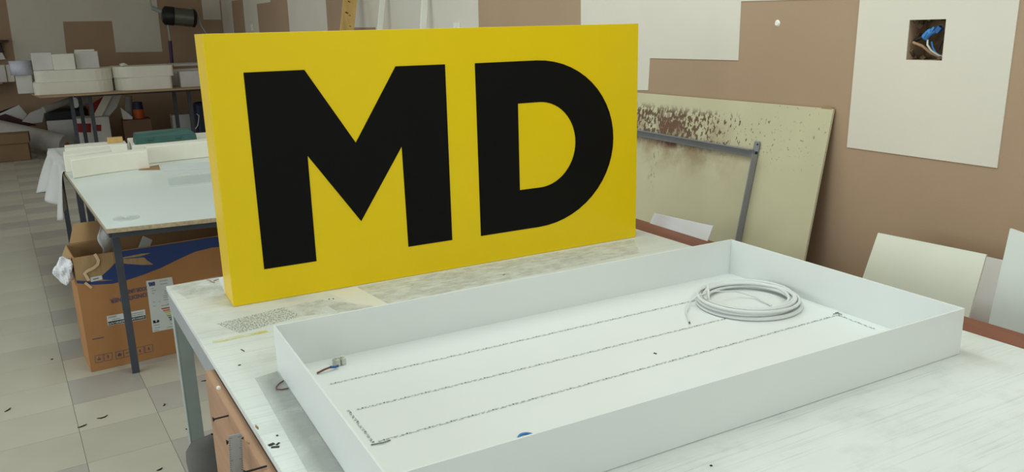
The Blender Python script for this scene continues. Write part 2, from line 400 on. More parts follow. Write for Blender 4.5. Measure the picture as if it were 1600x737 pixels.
Lt = (tn - tl).length
def rail(s0, s1, i0, i1, z0, z1): return MB().hexa([along(s0, i0, z0), along(s1, i0, z0), along(s1, i1, z0), along(s0, i1, z0)], [along(s0, i0, z1), along(s1, i0, z1), along(s1, i1, z1), along(s0, i1, z1)])
rail(0, Lt, .002, .04, ZT - .085, ZT - .0185).build('apron', APRON, table, .002)
rail(.002, .04, .041, 1.72, ZT - .085, ZT - .0185).build('apron', APRON, table, .002)
rail(Lt - .04, Lt - .002, .041, 1.68, ZT - .085, ZT - .0185).build('apron', APRON, table, .002)
rail(.041, Lt - .041, 1.63, 1.67, ZT - .085, ZT - .0185).build('apron', APRON, table, .002)
for s, i in ((.012, .003), (Lt - .10, .003), (.012, 1.64), (Lt - .10, 1.64)):
    lg = rail(s, s + .045, i, i + .006, .006, ZT - .0855)
    r2 = rail(s + .039, s + .045, i + .0062, i + .047, .006, ZT - .0855)
    lg.add(r2.v, r2.f); lo = lg.build('leg', STEEL, table, .001)
    rail(s - .005, s + .05, i - .002, i + .05, 0, .006).build('foot_plate', STEEL, lo)
rail(.05, .078, .075, 1.62, .14, .17).build('stretcher', STEEL, table, .001)
# rough plank screwed to the left side
sb0, sb1 = .755, 2.3
side = rail(sb0, sb1, -.022, .0015, .42, ZT - .022).build('side_board', WOODB, table, .003, label='rough pinkish-brown plank screwed under the left edge')
def side_pt(px, py, out=.022): # point on the outer face of the plank
    return at_pl(px, py, tl - ei * out, ei)
for px, py, ex, ey in ((357, 649, 341, 652.5), (380, 684, 364.5, 687.5), (409, 730, 392, 735.5)):
    p = side_pt(px, py); q = p - ei * .034 + Vector((0, .004, -.002))
    d = (q - p).normalized()
    sc = MB().tube([p + ei * .01, q], .0021, 6).tube([q - d * .004, q + d * .0005], [.0025, .006], 8).build('screw', BLACKP, side)
p = side_pt(344, 605); MB().obox(p - ei * .004, (.006, .008, .006), .4).build('plaster_lump', FOAM, side)
for px, py in ((388, 691), (402, 667)):
    p = side_pt(px, py); MB().obox(p - ei * .001, (.002, .012, .005), .2).build('splinter', CARDT, side)
# marks on the table top: printed residue, tape, paint
FILMS = ('newsprint_residue', 'glue_residue', 'yellow_streak', 'cream_tape', 'rubbed_glue', 'grey_wear', 'yellowed_wear')
def mark(pts, m, name, z=.0004, label=None, parent=None):
    P = [at_z(px, py, ZT) for px, py in pts]
    P = [Vector((q.x, q.y, ZT + z)) for q in P]
    if m.name not in FILMS: return MB().slab(P, (0, 0, -z * .9)).build(name, m, parent or top, label=label)
    return MB().add(P, [tuple(range(len(P)))]).build(name, m, parent or top, label=label)   # a film of glue or ink: one face
mark([(338, 506), (443, 480), (470, 494), (375, 521)], decal_mat('newsprint_residue', (166, 166, 154), .42, .62, 150, (1.6, .7, 1), .6), 'print_residue', label='grey newsprint residue stuck to the board')
mark([(443, 479.5), (500, 468), (600, 480), (470, 494)], decal_mat('glue_residue', (202, 200, 188), .3, .7, 25, (1, 1, 1), .5), 'glue_residue')
mark([(331, 532.5), (416, 516), (419, 519), (350, 533.5), (332, 536.5)], decal_mat('yellow_streak', (228, 216, 110), .3, .6, 18, (1, 4, 1), .7), 'paint_streak', label='thin yellow paint streak')
mark([(511, 457), (556, 448), (607, 475.5), (568, 482.5)], decal_mat('cream_tape', (246, 244, 230), .0, .3, 6, (1, 1, 1), .85), 'tape_strip', label='cream tape strip under the sign')
mark([(556, 448), (990, 374), (1000, 395), (607, 475)], decal_mat('rubbed_glue', (210, 207, 194), .32, .72, 22, (1, 2.5, 1), .5), 'glue_residue')
mark([(501, 482), (511, 478), (530, 488.5), (519, 492)], PAPER, 'paper_scrap', .0012)
mark([(398, 591), (432, 580), (541, 737), (480, 737)], decal_mat('grey_wear', (200, 204, 198), .1, .6, 14, (1, 1, 1), .7), 'worn_patch', label='darker worn rectangle left of the tray')
mark([(262, 447), (340, 432), (350, 455), (360, 478), (300, 472)], decal_mat('yellowed_wear', (204, 199, 178), .4, .75, 12, (1, 1, 1), .6), 'worn_patch')
redm = mat('red_marker', (150, 60, 56), .7, .1, 30)
for seg in ([(323, 437), (330, 437.5), (330, 438.6), (323, 438)], [(328, 439), (336, 441), (335, 442.5), (327, 440)], [(333, 438), (342, 435.5), (342, 436.5), (334, 440)]): mark(seg, redm, 'marker_scribble', .0003)
def chip(px, py, w, l, a, name='paint_chip'):
    q = at_z(px, py, ZT + .001)
    return MB().obox((q.x, q.y, ZT + .0009), (w, l, .0012), a).build(name, BLACKP, top)
for a in ((424, 694, .012, .008, .3), (430, 698, .016, .006, -.4), (434, 693, .010, .004, .8), (433, 680, .004, .004, 0), (374, 570, .006, .004, .1), (379, 547, .002, .02, .25), (787, 429, .008, .003, .2), (514, 467, .004, .004, 0), (520.5, 466.5, .004, .004, 0), (1111, 727, .004, .004, 0)):
    chip(*a)

# ================================================================== YELLOW SIGN
sx, sy, sw, sh, sd = .351, 2.46, 1.519, .809, .155
sign = thing('lightbox_sign', 'large yellow box sign with black letters MD standing on the workbench', 'sign', (sx + sw / 2, sy + sd / 2, ZT))
fc = MB().box(sx, sx + sw, sy, sy + .004, ZT + .0008, ZT + sh).build('face_panel', YEL, sign, .0008)
bd = MB()
bd.box(sx, sx + .004, sy + .0041, sy + sd, ZT + .0008, ZT + sh); bd.box(sx + sw - .004, sx + sw, sy + .0041, sy + sd, ZT + .0008, ZT + sh)
bd.box(sx + .004, sx + sw - .004, sy + .0041, sy + sd, ZT + sh - .004, ZT + sh); bd.box(sx + .004, sx + sw - .004, sy + .0041, sy + sd, ZT + .0008, ZT + .0048)
bd.build('side_band', YELS, sign)
MB().box(sx + .006, sx + sw - .006, sy + sd - .012, sy + sd - .006, ZT + .006, ZT + sh - .006).build('back_panel', PLASTIC, sign)
Mo = [(.101, .698), (.278, .698), (.42, .467), (.567, .696), (.738, .695), (.736, .104), (.575, .104), (.572, .441), (.419, .213), (.265, .440), (.264, .104), (.101, .104)]
MB().slab([(sx + x, sy, ZT + z) for x, z in Mo], (0, -.0012, 0)).build('letter', BLK, sign, label='black letter M')
def arc(x, z, rx, rz, n=28): return [(x + rx * math.sin(math.pi * k / n), z + rz * math.cos(math.pi * k / n)) for k in range(n + 1)]
oz, iz = (.694 + .102) / 2, (.551 + .247) / 2
o_ = [(.846, .694), (.96, .694)] + arc(1.082, oz, .327, .296) + [(.96, .102), (.846, .102)]
i_ = [(1.006, .551), (1.04, .551)] + arc(1.090, iz, .151, .152) + [(1.04, .247), (1.006, .247)]
db = MB(); n = len(o_)
vs = [(sx + x, sy, ZT + z) for x, z in o_ + i_] + [(sx + x, sy - .0012, ZT + z) for x, z in o_ + i_]
fs = []
for k in range(n):
    j = (k + 1) % n
    fs += [(k, j, n + j, n + k), (2 * n + k, 3 * n + k, 3 * n + j, 2 * n + j), (k, 2 * n + k, 2 * n + j, j), (n + k, n + j, 3 * n + j, 3 * n + k)]
db.add(vs, fs).build('letter', BLK, sign, label='black letter D')

# ================================================================== WHITE TRAY
tx, ty, tw, tlen, th, wt = .356, 1.900, 1.476, .797, .119, .0045
tray = thing('sign_tray', 'shallow white open box lying on the workbench in front of the yellow sign', 'tray', (tx + tw / 2, ty - tlen / 2, ZT))
Z0 = ZT + .0012
MB().box(tx + wt, tx + tw - wt, ty - tlen + wt, ty - wt, Z0, Z0 + .004).build('tray_floor', PLASTIC, tray)
for bx_ in ((tx, tx + tw, ty - wt, ty), (tx, tx + tw, ty - tlen, ty - tlen + wt), (tx, tx + wt, ty - tlen + wt, ty - wt), (tx + tw - wt, tx + tw, ty - tlen + wt, ty - wt)):
    MB().box(*bx_, Z0, ZT + th).build('tray_side', PLASTIC, tray, .0006)
ZF = Z0 + .004
def led(p0, p1):
    a, c_ = Vector((*p0, ZF)), Vector((*p1, ZF)); d = (c_ - a); Ln = d.length; d.normalize(); s_ = Vector((-d.y, d.x, 0)); wd = .0042
    st = MB().hexa([a - s_ * wd, c_ - s_ * wd, c_ + s_ * wd, a + s_ * wd], [q + Vector((0, 0, .0004)) for q in (a - s_ * wd, c_ - s_ * wd, c_ + s_ * wd, a + s_ * wd)]).build('led_strip', LEDW, tray)
    ch, rs = MB(), MB(); ang = math.atan2(d.y, d.x); k = 0; x = .006
    while x < Ln - .004:
        q = a + d * x + Vector((0, 0, .0012))
        ch.obox(q, (.0046, .0046, .0014), ang)
        q2 = a + d * (x + .0055) + s_ * random.uniform(-.0025, .0025) + Vector((0, 0, .0008)); ch.obox(q2, (.0042, .0024, .0008), ang + random.choice((0, 0, .5, -.5)))
        if k % 3 == 0:
            q3 = a + d * (x + .010) + s_ * .0012 + Vector((0, 0, .0009)); rs.obox(q3, (.0034, .0044, .001), ang)
        else:
            q3 = a + d * (x + .0105) + s_ * random.choice((-.002, .002)) + Vector((0, 0, .0008)); ch.obox(q3, (.004, .0022, .0008), ang)
        x += .0166; k += 1
    for bb, nm, mm in ((ch, 'led_chips', LEDG), (rs, 'led_resistors', LEDD)):
        o = bb.build(nm, mm, st); o['kind'] = 'stuff'
led((.439, 1.742), (1.545, 1.744)); led((.452, 1.582), (1.56, 1.580)); led((.444, 1.422), (1.792, 1.437))
led((.437, 1.592), (.437, 1.428)); led((1.797, 1.432), (1.790, 1.309))
MB().tube([(.43, 1.416, ZF + .002), (.452, 1.410, ZF + .003), (.470, 1.414, ZF + .002)], .0014, 5).build('solder_wire', LEDD, tray)
MB().tube([(1.789, 1.447, ZF + .002), (1.797, 1.437, ZF + .006), (1.806, 1.431, ZF + .002)], .0013, 5).tube([(1.792, 1.428, ZF + .002), (1.799, 1.438, ZF + .008), (1.801, 1.449, ZF + .003)], .0013, 5).build('solder_wire', LEDD, tray)
# coil of cable
cx, cy = 1.661, 1.648; path = []; loops = 11.6; steps = int(loops * 48); rc = .0045
prm = [(random.uniform(-.026, .011), random.uniform(-.013, .013), random.uniform(-.020, .020)) for _ in range(14)]
def lerp3(a, b_, t): return tuple(p + (q - p) * t for p, q in zip(a, b_))
for k in range(steps + 1):
    u = k / 48; i = int(u); t_ = u - i; t_ = t_ * t_ * (3 - 2 * t_)
    dr, dx, dy = lerp3(prm[i], prm[i + 1], t_)
    an = 2 * math.pi * u + 2.4
    z = ZF + rc + .0005 + (.0016 * u) + .0028 * (1 + math.sin(an + i)) * min(1, u / 2)
    r_ = .137 + dr
    path.append((cx + dx + r_ * 1.02 * math.cos(an), cy + dy + r_ * math.sin(an), z))
coil = thing('cable_coil', 'coil of thick white cable lying in the white tray', 'cable', (cx, cy, ZF))
MB().tube(path, rc, 8).build('coil_loops', CABLE, coil)
a0 = at_z(1106, 446, ZF + .05); q0 = Vector((1.578, 1.742, ZF + .03))
MB().tube([at_z(1106, 444, ZF + .05), at_z(1107, 455, ZF + .042), at_z(1107, 467, ZF + .03), at_z(1112, 473, ZF + .012)], .0036, 6).build('cable_tie', CABLE, coil)
MB().tube([at_z(1205, 477, ZF + .004), at_z(1178, 463, ZF + .007), at_z(1150, 455, ZF + .02), at_z(1118, 455, ZF + .035), at_z(1090, 462, ZF + .03), at_z(1078, 471, ZF + .012), at_z(1072, 488, ZF + .004), at_z(1077, 503, ZF + .003)], .0026, 6).build('cable_end', CABLE, coil, label='thin loose end of the cable')
MB().tube([at_z(1076.5, 502, ZF + .003), at_z(1077.5, 505, ZF + .003)], .002, 5).build('bare_tip', DARKST, coil)
# terminal block with wire
q = at_z(531, 570, ZF)
t = thing('terminal_block', 'small clear screw terminal block with a wire in the corner of the white tray', 'terminal block', q)
for k in range(2):
    MB().obox((q.x - .008 + .015 * k, q.y + .002 * k, ZF + .009), (.013, .018, .017), .3).tube([(q.x - .008 + .015 * k, q.y, ZF + .017), (q.x - .008 + .015 * k, q.y, ZF + .022)], .0045, 8).build('block_pole', CERAM, t, .0015)
w = [at_z(524, 573, ZF + .006), at_z(516, 573.5, ZF + .010), at_z(507, 577, ZF + .008), at_z(495, 583, ZF + .003)]
MB().tube([at_z(529, 571, ZF + .008)] + w[:2], .0032, 6).build('wire_sleeve', BLUEW, t, label='blue wire sleeve')
MB().tube(w[1:], .0026, 6).build('wire', BWIRE, t)
# blue ring at the front wall, speck, wire loop outside
q = at_z(818, 681, ZF); pts = [(q.x + .0 + .016 * math.cos(a), q.y - .012 + .016 * math.sin(a), ZF + .003) for a in [2 * math.pi * k / 24 for k in range(24)]]
tag(MB().tube(pts, .0026, 6, closed=True).build('cable_ring', BLUEC), 'small blue ring in the white tray, half hidden by its front side', 'ring')
q = at_z(1023.5, 552.5, ZF); tag(MB().obox((q.x, q.y, ZF + .001), (.003, .008, .002), .3).build('wire_clipping', BLACKP), 'tiny black clipping on the white tray floor between two light strips', 'clipping')
lp = [at_z(px, py, ZT + .003) for px, py in ((452, 606), (440, 608.5), (432, 608), (431.5, 604), (436, 599), (444, 594.5))]
lp[0].x = min(lp[0].x, tx - .003); lp[-1].x = min(lp[-1].x, tx - .003)
tag(MB().tube(lp, .0016, 6).build('wire_loop', BWIRE), 'thin brown wire loop poking out from the left side of the white tray', 'wire')

# ================================================================== AGAINST THE RIGHT WALL
# green plasterboard leaning on the wall, standing on the floor behind the table
LEAN = math.radians(10.18); Tg = at_x(1302, 170, WX - .016); dn = Vector((-math.sin(LEAN), 0, -math.cos(LEAN))); nb = Vector((math.cos(LEAN), 0, -math.sin(LEAN)))
Lb = Tg.z / math.cos(LEAN) - .002
tgl = Vector((Tg.x, 3.62, Tg.z - .006))
gb = MB().slab([Tg, Tg + dn * Lb, Vector(tgl) + dn * (Lb - .006), tgl], nb * .0095).build('plasterboard', GREENB)
tag(gb, 'large stained grey-green plasterboard leaning on the brown wall behind the workbench', 'board')
MB().obox(Tg + Vector((.004, .03, .0005)), (.01, .05, .006)).build('torn_edge', CARDT, gb)
# grey angle steel frame leaning on the board
def bp(px, py, out=.0): return at_pl(px, py, Tg - nb * (.004 + out), nb)
fr0 = thing('metal_stand', 'grey angle-steel frame leaning against the stained plasterboard', 'frame', (2.3, 2.44, 0))
p1, p2 = bp(1184, 221), bp(1150, 392); dv = (p2 - p1).normalized(); yy = Vector((0, 1, 0)); wv = .016
L2 = (p1.z - .004) / -dv.z
def bar(a, c_, side, wd, dep, nm):
    s_ = side * wd
    return MB().hexa([a - s_, c_ - s_, c_ + s_, a + s_], [q - nb * dep for q in (a - s_, c_ - s_, c_ + s_, a + s_)]).build(nm, STEELF, fr0, .001)
pst = bar(p1, p1 + dv * L2, yy, .0155, .004, 'post')
fl_ = MB(); a = p1 + dv * .052 + yy * -.0155; c_ = p1 + dv * L2 - yy * .0155
fl_.hexa([a - nb * .0041, c_ - nb * .0041, c_ - nb * .0041 + yy * .004, a - nb * .0041 + yy * .004], [a - nb * .03, c_ - nb * .03, c_ - nb * .03 + yy * .004, a - nb * .03 + yy * .004]).build('post_flange', STEELF, fr0)
q = bp(1183.5, 225.5, .0046); MB().tube([q, q - nb * .001], .004, 8).build('bolt_hole', BLACKP, fr0)
q = bp(1181.5, 240.5, .0046); MB().obox(q, (.004, .012, .02)).build('notch', BLACKP, fr0)
h0, h1 = bp(1177, 240, .005), bp(960, 201, .005); dh = (h1 - h0).normalized(); up = nb.cross(dh); up = up if up.z > 0 else -up
h2 = h0 + dh * 1.10
bar(h0, h2, up, .016, .004, 'top_bar')
a, c_ = h0 + up * .016, h2 + up * .016
MB().hexa([a - nb * .0041, c_ - nb * .0041, c_ - nb * .0041 - up * .004, a - nb * .0041 - up * .004], [a - nb * .03, c_ - nb * .03, c_ - nb * .03 - up * .004, a - nb * .03 - up * .004]).build('bar_flange', STEELF, fr0)
# matching far post
a = h2 - dh * .02; L3 = (a.z - .004) / -dv.z; bar(a + nb * .005, a + nb * .005 + dv * L3, yy, .0155, .004, 'post')
# small white offcut standing on the plank
P = [at_x(px, py, 2.055) for px, py in ((1018, 334), (1110, 354), (1105, 373), (1015, 346.5))]
zb = ZT + .0012
P[2].z = zb; P[3].z = zb
P[0].x += .012; P[1].x += .012
tag(MB().slab(P, (.006, 0, 0)).build('panel_offcut', mat('cold_white_panel', (226, 228, 234), .4, .01, 5)), 'narrow white offcut leaning on the red-brown plank beside the yellow sign', 'offcut')
# white panels at the right
def lean_panel(name, tlpx, trpx, xt, xb, zbot, thick, m, label, ylean=(0, 0)):
    a, c_ = at_x(*tlpx, xt), at_x(*trpx, xt)
    d_, e_ = Vector((xb, c_.y + ylean[1], zbot)), Vector((xb, a.y + ylean[0], zbot))
    return tag(MB().slab([a, c_, d_, e_], (thick, 0, .0)).build(name, m), label, 'panel')
PAN = mat('greenish_white_panel', (226, 226, 210), .5, .03, 3)
PAN2 = mat('cool_white_panel', (212, 216, 208), .45, .03, 3)
PAN3 = mat('pinkish_white_panel', (242, 237, 235), .35, .03, 3)
lean_panel('white_sheet', (1371.5, 364), (1541, 398), 2.27, 2.125, .40, .006, PAN, 'greenish white panel leaning behind the right end of the white tray', (.04, .0))
lean_panel('white_sheet', (1500, 392), (1575, 408.5), 2.40, 2.28, .38, .004, PAN3, 'bright white panel in the gap between two leaning greenish panels')
lean_panel('white_sheet', (1578, 357), (1720, 407), 2.27, 2.13, .40, .008, PAN2, 'tall grey-white panel at the right edge of the photo leaning on the wall', (-.02, 0))
# low rack that carries those panels behind the table
tr = thing('panel_rack', 'low wooden ledge behind the workbench under the leaning white panels', 'ledge', (2.3, 1.3, 0))
MB().box(2.12, 2.48, .4, 1.95, .36, .378).build('ledge_board', WOODB, tr, .002)
for yv in (.45, 1.90): MB().box(2.16, 2.44, yv - .02, yv + .02, 0, .36).build('support', WOODB, tr, .002)
# laths and plank leaning high on the wall, behind the sign
def lath(name, label, top, bot, w, d, m, xt, xb):
    a, c_ = at_x(*top, xt), at_x(*bot, xb); dd = (a - c_).normalized()
    k = -(c_.z - .004) / dd.z; lo = c_ + dd * k; hi = a + dd * min(.6, (2.478 - a.x) / dd.x)
    s_ = Vector((0, w / 2, 0)); g = Vector((-d, 0, 0))
    return tag(MB().hexa([lo - s_, lo + s_, lo + s_ + g, lo - s_ + g], [hi - s_, hi + s_, hi + s_ + g, hi - s_ + g]).build(name, m, None, .002), label, 'plank')
pk = lath('wooden_plank', 'knotty pine plank leaning on the wall behind the yellow sign', (557, 0), (552, 48), .035, .125, PINE, 2.42, 2.355)
dk = mat('dark_knot', (96, 62, 34), .7, .1, 20)
ka_, kc_ = at_x(557, 0, 2.42), at_x(552, 48, 2.355)
for t_, dx, sz in ((.06, -.075, .022), (.42, -.085, .030), (.50, -.055, .016), (.86, -.040, .014)):
    q = ka_.lerp(kc_, t_) + Vector((dx, -.0178, 0)); MB().obox(q, (sz, .0016, sz * .45), 0, .5, 0).build('knot', dk, pk)
lath('white_lath', 'white lath leaning on the wall right of the pine plank', (601.5, 0), (597, 48), .02, .046, WPAINT, 2.45, 2.40)
lath('white_lath', 'white lath leaning on the wall nearest the white socket', (667.5, 0), (665, 48), .02, .046, WPAINT, 2.46, 2.425)

# ================================================================== MIDDLE TABLE
ZM = .76
mA, mB, mC, mD = Vector((.063, 4.046, 0)), Vector((1.55, 3.90, 0)), Vector((1.55, 7.30, 0)), Vector((-.215, 7.50, 0))
mt = thing('laminate_table', 'white laminate table with chipboard edges behind the yellow sign', 'table', (.7, 5.6, 0))
def inset(d):
    c = (mA + mB + mC + mD) / 4
    return [p + (c - p).normalized() * d for p in (mA, mB, mC, mD)]
MB().hexa([Z(p, ZM - .022) for p in (mA, mB, mC, mD)], [Z(p, ZM - .0015) for p in (mA, mB, mC, mD)]).build('chipboard', CHIP, mt, .001)
MB().hexa([Z(p, ZM - .0015) for p in inset(.004)], [Z(p, ZM) for p in inset(.004)]).build('laminate', LAM, mt)
fa, fb, fc_, fd = inset(.06)
def beam(a, c_, w, z0, z1, m, nm, par):
    d = (c_ - a).normalized(); s_ = Vector((-d.y, d.x, 0)) * w / 2
    return MB().hexa([Z(a - s_, z0), Z(c_ - s_, z0), Z(c_ + s_, z0), Z(a + s_, z0)], [Z(a - s_, z1), Z(c_ - s_, z1), Z(c_ + s_, z1), Z(a + s_, z1)]).build(nm, m, par, .001)
for a, c_ in ((fa, fb), (fb, fc_), (fc_, fd), (fd, fa)): beam(a, c_, .03, ZM - .055, ZM - .0225, DARKST, 'frame_rail', mt)
legs = [at_z(212.5, 581, 0), fb, fc_, fd + (fa - fd) * .16, fa + (fd - fa) * .27, fa + (fd - fa) * .43]
for q in legs: MB().box(q.x - .017, q.x + .017, q.y - .017, q.y + .017, 0, ZM - .0235).build('leg', DARKST, mt, .001)
# foam pieces on the middle table
def foam_arc(label, pts, zb, h_, m=FOAM, width=.16, name='foam_piece', bevel=.006, group='foam pieces on the middle table'):
    """strip of foam following pts (front edge), extruded away from the viewer"""
    P = [Vector(p) for p in pts]
    back = [p + Vector((0, width, 0)) for p in P]
    poly = [(p.x, p.y, zb) for p in P] + [(p.x, p.y, zb) for p in reversed(back)]
    o = MB().slab(poly, (0, 0, h_)).build(name, m, None, bevel); return tag(o, label, 'foam', group)
def tz(px, py, z=ZM): q = at_z(px, py, z); return (q.x, q.y)
def curve2(p, q, sag, n=8, yo=0):
    return [Vector((p[0] + (q[0] - p[0]) * k / n, p[1] + (q[1] - p[1]) * k / n + sag * math.sin(math.pi * k / n) + yo, 0)) for k in range(n + 1)]
E0 = .0006
foam_arc('long white foam strip lying nearest on the middle table', curve2((-.050, 5.70), (.408, 5.86), .03), ZM + E0, .118, FOAM, .14)
foam_arc('white foam block behind the nearest foam strip, at the table corner', [Vector((-.09, 6.02, 0)), Vector((.0, 6.04, 0)), Vector((.20, 6.14, 0))], ZM + E0, .112, FOAM, .22)
foam_arc('white foam strip at the far left corner beside the draped cloth', curve2((-.085, 6.74), (.33, 6.72), .03), ZM + E0, .075, FOAM, .22)
foam_arc('white foam strip lying half hidden behind the yellow sign, below the green case', curve2((.412, 6.06), (.95, 6.13), .02), ZM + E0, .118, FOAM, .15)
q = tz(330, 240)
foam_arc('thin white foam sheet behind the foam strips, under the green case', [Vector((.36, 6.62, 0)), Vector((1.05, 6.60, 0))], ZM + E0, .070, FOAM, .55, name='foam_sheet')
# green tool case
g0 = at_y(211, 231, 6.70); g1 = at_y(309, 227, 6.66)
cs = thing('tool_case', 'dark green plastic case with a sloped lid on the middle table', 'case', ((g0.x + g1.x) / 2, 6.78, ZM + .0712))
zc = ZM + .0712
MB().hexa([(g0.x, 6.66, zc), (g1.x, 6.66, zc), (g1.x, 6.86, zc), (g0.x, 6.86, zc)], [(g0.x + .004, 6.665, zc + .045), (g1.x - .004, 6.665, zc + .045), (g1.x - .004, 6.855, zc + .045), (g0.x + .004, 6.855, zc + .045)]).build('case_body', GREENC, cs, .004)
MB().hexa([(g0.x + .004, 6.665, zc + .0455), (g1.x - .004, 6.665, zc + .0455), (g1.x - .004, 6.855, zc + .0455), (g0.x + .004, 6.855, zc + .0455)], [(g0.x + .012, 6.70, zc + .075), (g1.x - .045, 6.70, zc + .085), (g1.x - .045, 6.84, zc + .085), (g0.x + .012, 6.84, zc + .075)]).build('case_lid', GREENC, cs, .004)
for f_ in (.25, .7): MB().box(g0.x + (g1.x - g0.x) * f_ - .02, g0.x + (g1.x - g0.x) * f_ + .02, 6.652, 6.6595, zc + .025, zc + .05).build('latch', GREENC, cs, .001)
q0, q1 = at_y(169, 229, 6.84), at_y(193, 228, 6.84)
tag(MB().box(q0.x, q1.x, 6.84, 6.90, ZM + .0766, ZM + .116).build('wood_block', PINE, None, .002), 'small tan wooden block lying on the far left foam strip', 'block')
# disc, acrylic sheet, card, dark scrap
qd = Vector((*tz(197.5, 341.5), ZM + .001))
ds = thing('clear_disc', 'small clear round disc near the front corner of the middle table', 'disc', qd)
MB().tube([qd, qd + Vector((0, 0, .005))], .060, 32).build('disc_plate', GLASS, ds)
MB().tube([qd + Vector((0, 0, .0052)), qd + Vector((.002, 0, .012)), qd + Vector((.004, 0, .018))], [.020, .012, .004], 10).build('disc_knob', GLASS, ds)
pa = [tz(*p) for p in ((262, 281), (265, 293), (345, 285), (345, 270), (275, 276))]
tag(MB().slab([(x, y, ZM + .0012) for x, y in pa], (0, 0, .008)).build('acrylic_sheet', ACRY), 'clear acrylic sheet lying on the middle table beside the yellow sign', 'sheet')
pa = [(.30, 5.46), (.40, 5.58), (.44, 5.86), (.36, 5.84)]
pc = [tz(*p) for p in ((216, 266), (250, 265.5), (248, 258), (225, 262))]
tag(MB().slab([(x, y, ZM + .0006) for x, y in pc], (0, 0, .002)).build('card_scrap', CARDI), 'small tan card scrap between two white foam strips', 'card')
ps = [tz(*p) for p in ((250, 258), (256, 268), (345, 262), (345, 252))]
tag(MB().slab([(x, y, ZM + .0006) for x, y in ps], (0, 0, .0012)).build('paper_sheet', PAPER), 'thin white sheet lying in front of the half hidden foam strip', 'sheet')
# cloth hanging over the left side
def cl(u, v):
    y = 6.05 + 1.28 * u; edge = mA.x + (mD.x - mA.x) * (y - mA.y) / (mD.y - mA.y)
    f_ = math.sin(u * 17) * .045 + math.sin(u * 31 + 1) * .016
    if v < .18: return (edge + .06 * (1 - v / .18) - .012, y, ZM + .006 + .004 * math.sin(u * 9))
    t_ = (v - .18) / .82
    drop = .30 + .04 * math.sin(u * 7 + .6) - .03 * u
    return (edge - .014 - t_ ** .8 * (.025 + .05 * u) - f_ * t_ ** .7, y - .10 * t_ * u, ZM + .004 - drop * t_)
clo = MB().grid(cl, 48, 18).build('draped_cloth', CLOTH, None, solid=.003)
tag(clo, 'white cloth draped over the left side of the middle table', 'cloth')

# ================================================================== BIG CARTON UNDER THE MIDDLE TABLE
ka = at_z(142.8, 581.7, 0); kb = at_z(275.8, 551.6, 0); ku = (kb - ka).normalized(); kn = Vector((ku.y, -ku.x, 0)); KW, KD, KH = .86, .31, .59
carton = thing('carton', 'big open cardboard carton with upside-down blue print under the middle table', 'carton', ka + ku * KW / 2)
def kp(x, y, z): q = ka + ku * x - kn * y; return Vector((q.x, q.y, z))   # x right along the front, y back, z up
def kbox(x0, x1, y0, y1, z0, z1, m, nm, par=carton, bevel=0): return MB().hexa([kp(x0, y0, z0), kp(x1, y0, z0), kp(x1, y1, z0), kp(x0, y1, z0)], [kp(x0, y0, z1), kp(x1, y0, z1), kp(x1, y1, z1), kp(x0, y1, z1)]).build(nm, m, par, bevel)
front = kbox(0, KW, 0, .006, .001, KH, CARD, 'front_wall')
kbox(0, KW, KD - .006, KD, .001, KH, CARDI, 'back_wall'); kbox(0, .006, .0062, KD - .0062, .001, KH, CARD, 'side_wall'); kbox(KW - .006, KW, .0062, KD - .0062, .001, KH, CARD, 'side_wall')
kbox(.006, KW - .006, .006, KD - .006, .001, .007, CARDI, 'bottom')
MB().slab([kp(0, .03, KH), kp(0, KD - .03, KH), kp(-.035, KD - .04, KH - .07), kp(-.04, .04, KH - .10)], (0, 0, .005)).build('side_flap', CARDT, carton)
MB().slab([kp(.02, KD, KH), kp(.50, KD, KH), kp(.47, KD + .10, KH + .08), kp(.06, KD + .10, KH + .08)], (0, 0, .005)).build('back_flap', CARDI, carton)
def kf(px, py): # pixel on the front face -> local x, z
    q = at_pl(px, py, ka, kn); return ((q - ka).dot(ku), q.z)
def kdec(pts, m, nm, lift=.0006, par=front, label=None):
    P = []
    for px, py in pts:
        x, z = kf(px, py); P.append(kp(min(max(x, .001), KW - .001), -.0001, min(z, KH - .001)))
    return MB().slab(P, kn * lift).build(nm, m, par, label=label)
def cr7(*pts): return [(100 + x / 7.372, 380 + y / 7.372) for x, y in pts]
kdec(cr7((640, 95), (1000, 40), (1400, -20), (1700, -70), (1900, -90), (1900, 30), (1700, 50), (1500, 100), (1327, 180), (1100, 290), (900, 367), (700, 432), (600, 425), (450, 420), (440, 370), (520, 300), (580, 235), (640, 180)), BLUEP, 'blue_print', label='dark blue printed swoosh')
kdec(cr7((135, 430), (300, 440), (450, 435), (620, 420), (700, 433), (560, 465), (350, 478), (140, 462)), BLUEP, 'blue_print')
kdec(cr7((660, 165), (900, 118), (1000, 112), (880, 150), (670, 178)), CARDT, 'torn_patch', .0010)
kdec(cr7((640, 185), (920, 162), (960, 200), (1030, 245), (900, 250), (740, 238), (650, 232)), CARDT, 'torn_patch', .0010, label='torn tan gash in the blue print')
kdec(cr7((105, 178), (200, 150), (560, 110), (575, 235), (520, 298), (440, 368), (330, 390), (250, 425), (135, 428)), CARDT, 'bare_corrugation', .0008, label='bare ribbed board where the face paper is torn off')
